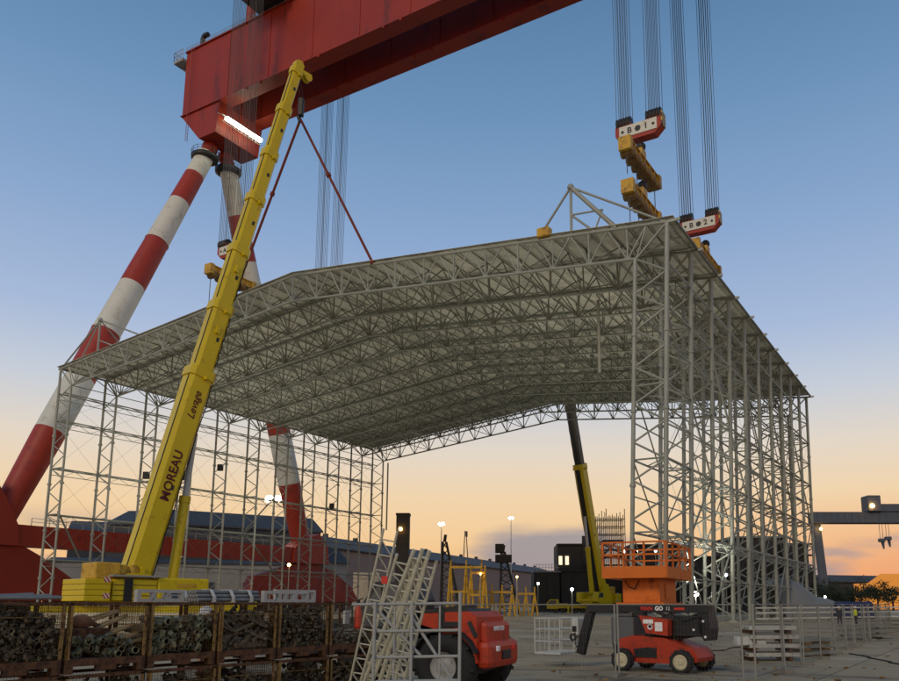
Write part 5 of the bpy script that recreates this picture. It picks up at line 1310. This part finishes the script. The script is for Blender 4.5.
m = MB(); a = V((gx(824.5,FYc),FYc+3,fz(523))); b = V((gx(829.5,FYc),FYc+3,0)); m.bar(a, b, 2.8, 2.6); m.build('leg', M_DCR, fg, world=True); m = MB(); m.bar(V((gx(1036,FYc),FYc+3,fz(523))), V((gx(1036,FYc),FYc+3,0)), 3.6, 3); m.build('leg', M_DCR, fg, world=True)
m = MB(); m.bar((gx(809,FYc),FYc+2,fz(512)),(gx(820,FYc),FYc+2,fz(513.5)),.6,.8); m.bar((gx(811,FYc),FYc+2,fz(513)),(gx(820,FYc),FYc+2,fz(521)),.4,.4); m.build('end_gangway', M_DCR, fg, world=True)
m = MB(); m.ball((gx(878,FYc),FYc-2.2,fz(506)), .9, seg=8); m.ball((gx(826,FYc),FYc-.3,fz(529)), .6, seg=8); m.build('lamp', LA, fg, world=True)
for u, vv in ((889.5,540),(896,538)):
    m = MB(); x = gx(u,FYc)
    for d in (-.6,.6): m.tube((x+d,FYc+2,fz(523)),(x+d,FYc+2,fz(vv)),.1,4)
    m.rbox((x-1.2,FYc+1,fz(vv+2)),(x+1.2,FYc+3,fz(vv-1.5)),.2); m.tube((x+.3,FYc+2,fz(vv+2)),(x+.6,FYc+2,fz(vv+9)),.7,8,.3); m.build('hook', M_DCR, fg, world=True)
# grey tarpaulin mound
q = random.Random(11); m = MB(); nx, ny = 30, 12; Yt = 118
xa, xb = gx(786,Yt), gx(866,Yt)
prof = [(0,.75),(.08,.92),(.22,1.0),(.35,.86),(.45,.72),(.52,.6),(.6,.5),(.72,.46),(.8,.40),(.92,.2),(1,.0)]
def ph(f):
    for (a,c),(b,d) in zip(prof[:-1],prof[1:]):
        if a <= f <= b: return c+(d-c)*(f-a)/(b-a)
    return 0
for j in range(ny+1):
    for i in range(nx+1):
        f = i/nx; g_ = j/ny; hh = ph(f)*6.1*min(1,math.sin(math.pi*min(.5,g_*.9+.0)))*(1+q.uniform(-.04,.04)) if 0 < g_ < 1 else 0
        m.v.append(V((xa+(xb-xa)*f, Yt+g_*12, hh)))
for j in range(ny):
    for i in range(nx): a = j*(nx+1)+i; m.f.append([a,a+1,a+nx+2,a+nx+1]); m.m.append(0); m.sm.append(True)
o = m.build('tarpaulin_mound', mat('grey_tarpaulin', (.20,.205,.20), .6, 0, .18, .5, .4)); tag(o, 'sloping grey tarpaulin mound right of the shelter', 'tarpaulin')
m = MB(); m.rbox((gx(838,112),112,.0),(gx(875,112),114,1.1),.1); m.rbox((gx(838,112)+.1,111.9,1.1),(gx(875,112)-.2,114,2.3),.3); o = m.build('blue_sheet', mat('blue_sheeting', (.012,.025,.11), .5, 0, .2, 2, .3)); tag(o, 'dark blue sheeting over a low stack at the foot of the tarpaulin mound', 'sheeting')
# sheds and trees at the right edge
shed('far_shed', V((gx(833,420),420,0)), V((gx(912,440),440,0)), 40, 13, 17, 'dark shed below the far gantry crane at the right edge', M_HULL, M_HULL, .4)
M_SOD = emit('painted_sodium_light', (1,.36,.05), .5); M_SOD.node_tree.nodes['Principled BSDF'].inputs['Base Color'].default_value = (.3,.12,.02,1)  # orange lamplight on the hall wall, put into its colour and emission
ls = thing('lit_hall', (gx(872,300),300,0), 'orange lit hall wall at the right edge of the yard', 'building')
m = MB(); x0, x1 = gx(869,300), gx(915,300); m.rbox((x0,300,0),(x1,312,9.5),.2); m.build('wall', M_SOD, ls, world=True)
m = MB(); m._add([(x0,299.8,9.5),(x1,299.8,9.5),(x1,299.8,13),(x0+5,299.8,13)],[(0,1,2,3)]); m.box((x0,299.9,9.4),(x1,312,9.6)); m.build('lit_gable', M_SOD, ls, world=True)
def tree(u, Y, h, wd, label, sd):
    q = random.Random(sd); r = thing('tree', (gx(u,Y),Y,0), label, 'tree', group='dark trees at the right edge'); p = V(r.location)
    m = MB(); m.tube(p, p+V((0,0,h*.6)), .35, 8, .12)
    for i in range(5):
        a = q.uniform(0,6.3); m.tube(p+V((0,0,h*q.uniform(.25,.5))), p+V((math.cos(a)*wd*.35,math.sin(a)*wd*.35,h*q.uniform(.6,.85))), .14, 5, .04)
    m.build('trunk', mat('bark', (.05,.04,.03), .9) if 'bark' not in bpy.data.materials else bpy.data.materials['bark'], r, world=True)
    m = MB()
    cl = [(q.gauss(0,.28)*wd, q.gauss(0,.28)*wd, h*(.6+q.gauss(0,.17))) for _ in range(26)]
    for i in range(1500):
        c = q.choice(cl); s = h*.02*q.uniform(.7,1.6); c = p+V((c[0]+q.gauss(0,.1)*wd, c[1]+q.gauss(0,.1)*wd, max(h*.12,c[2]+q.gauss(0,.07)*h)))
        M = Matrix.Translation(c) @ Euler((q.uniform(0,6),q.uniform(0,6),q.uniform(0,6))).to_matrix().to_4x4()
        m._add([(-s,-s*.6,0),(s,-s*.6,0),(s*.8,s*.6,0),(-s*.6,s*.7,0)], [(0,1,2,3)], M=M)
    m.build('crown', mat('dark_foliage', (.035,.045,.022), .9, 0, .3, .6) if 'dark_foliage' not in bpy.data.materials else bpy.data.materials['dark_foliage'], r, world=True)
for i, (u, Y, h, lab) in enumerate(((838,240,7.2,'dark tree directly right of the tarpaulin mound'),(849,255,7.6,'dark tree left of the orange lit hall'),(862,250,8.2,'dark tree in front of the left end of the orange lit hall'),(878,235,8.5,'low dark tree in front of the orange lit hall'),(893,245,7.2,'dark tree at the right edge of the picture'),(826,250,8.5,'dark tree behind the slope of the tarpaulin mound'))):
    tree(u, Y, h, 7.5, lab, 200+i)
# far hedge line along the horizon
q = random.Random(5); m = MB()
for i in range(5200):
    u = q.uniform(-700,1500); Y = q.uniform(640,900); s = q.uniform(1.2,3.2)
    M = Matrix.Translation((gx(u,Y),Y,q.random()**1.5*11)) @ Euler((q.uniform(0,6),q.uniform(0,6),q.uniform(0,6))).to_matrix().to_4x4()
    m._add([(-s,-s*.6,0),(s,-s*.6,0),(s*.8,s*.6,0),(-s*.6,s*.7,0)], [(0,1,2,3)], M=M)
o = m.build('treeline', bpy.data.materials['dark_foliage']); tag(o, 'distant dark line of trees along the horizon', 'treeline', kind='stuff')

# ------------------------------------------------------------------ small litter on the yard
q = random.Random(77); m = MB()
for i in range(160):
    Y = 21+q.random()**1.6*45; u = q.uniform(530,890); s = q.uniform(.02,.07)
    M = Matrix.Translation((gx(u,Y),Y,s*.3)) @ Euler((q.uniform(-.3,.3),q.uniform(-.3,.3),q.uniform(0,6))).to_matrix().to_4x4()
    m.box((-s,-s*.7,-s*.4),(s,s*.7,s*.4), M=M)
tag(m.build('yard_litter', M_RUSTY), 'scattered scraps and grit lying about on the concrete yard', 'litter', kind='stuff')
for k,(u0,Y0,u1,Y1,lab) in enumerate(((640,31,742,38,'black cable snaking over the yard behind the boom lift'),(850,33,899,27,'thin dark cable crossing the yard at the right edge'))):
    a = V((gx(u0,Y0),Y0,.02)); b = V((gx(u1,Y1),Y1,.02)); m = MB(); n_ = 14
    pts = [a.lerp(b,i/n_)+V((0,.5*math.sin(i*1.1+k),0)) for i in range(n_+1)]; m.path(pts,.025,6)
    tag(m.build('power_cable', M_BLK), lab, 'cable')
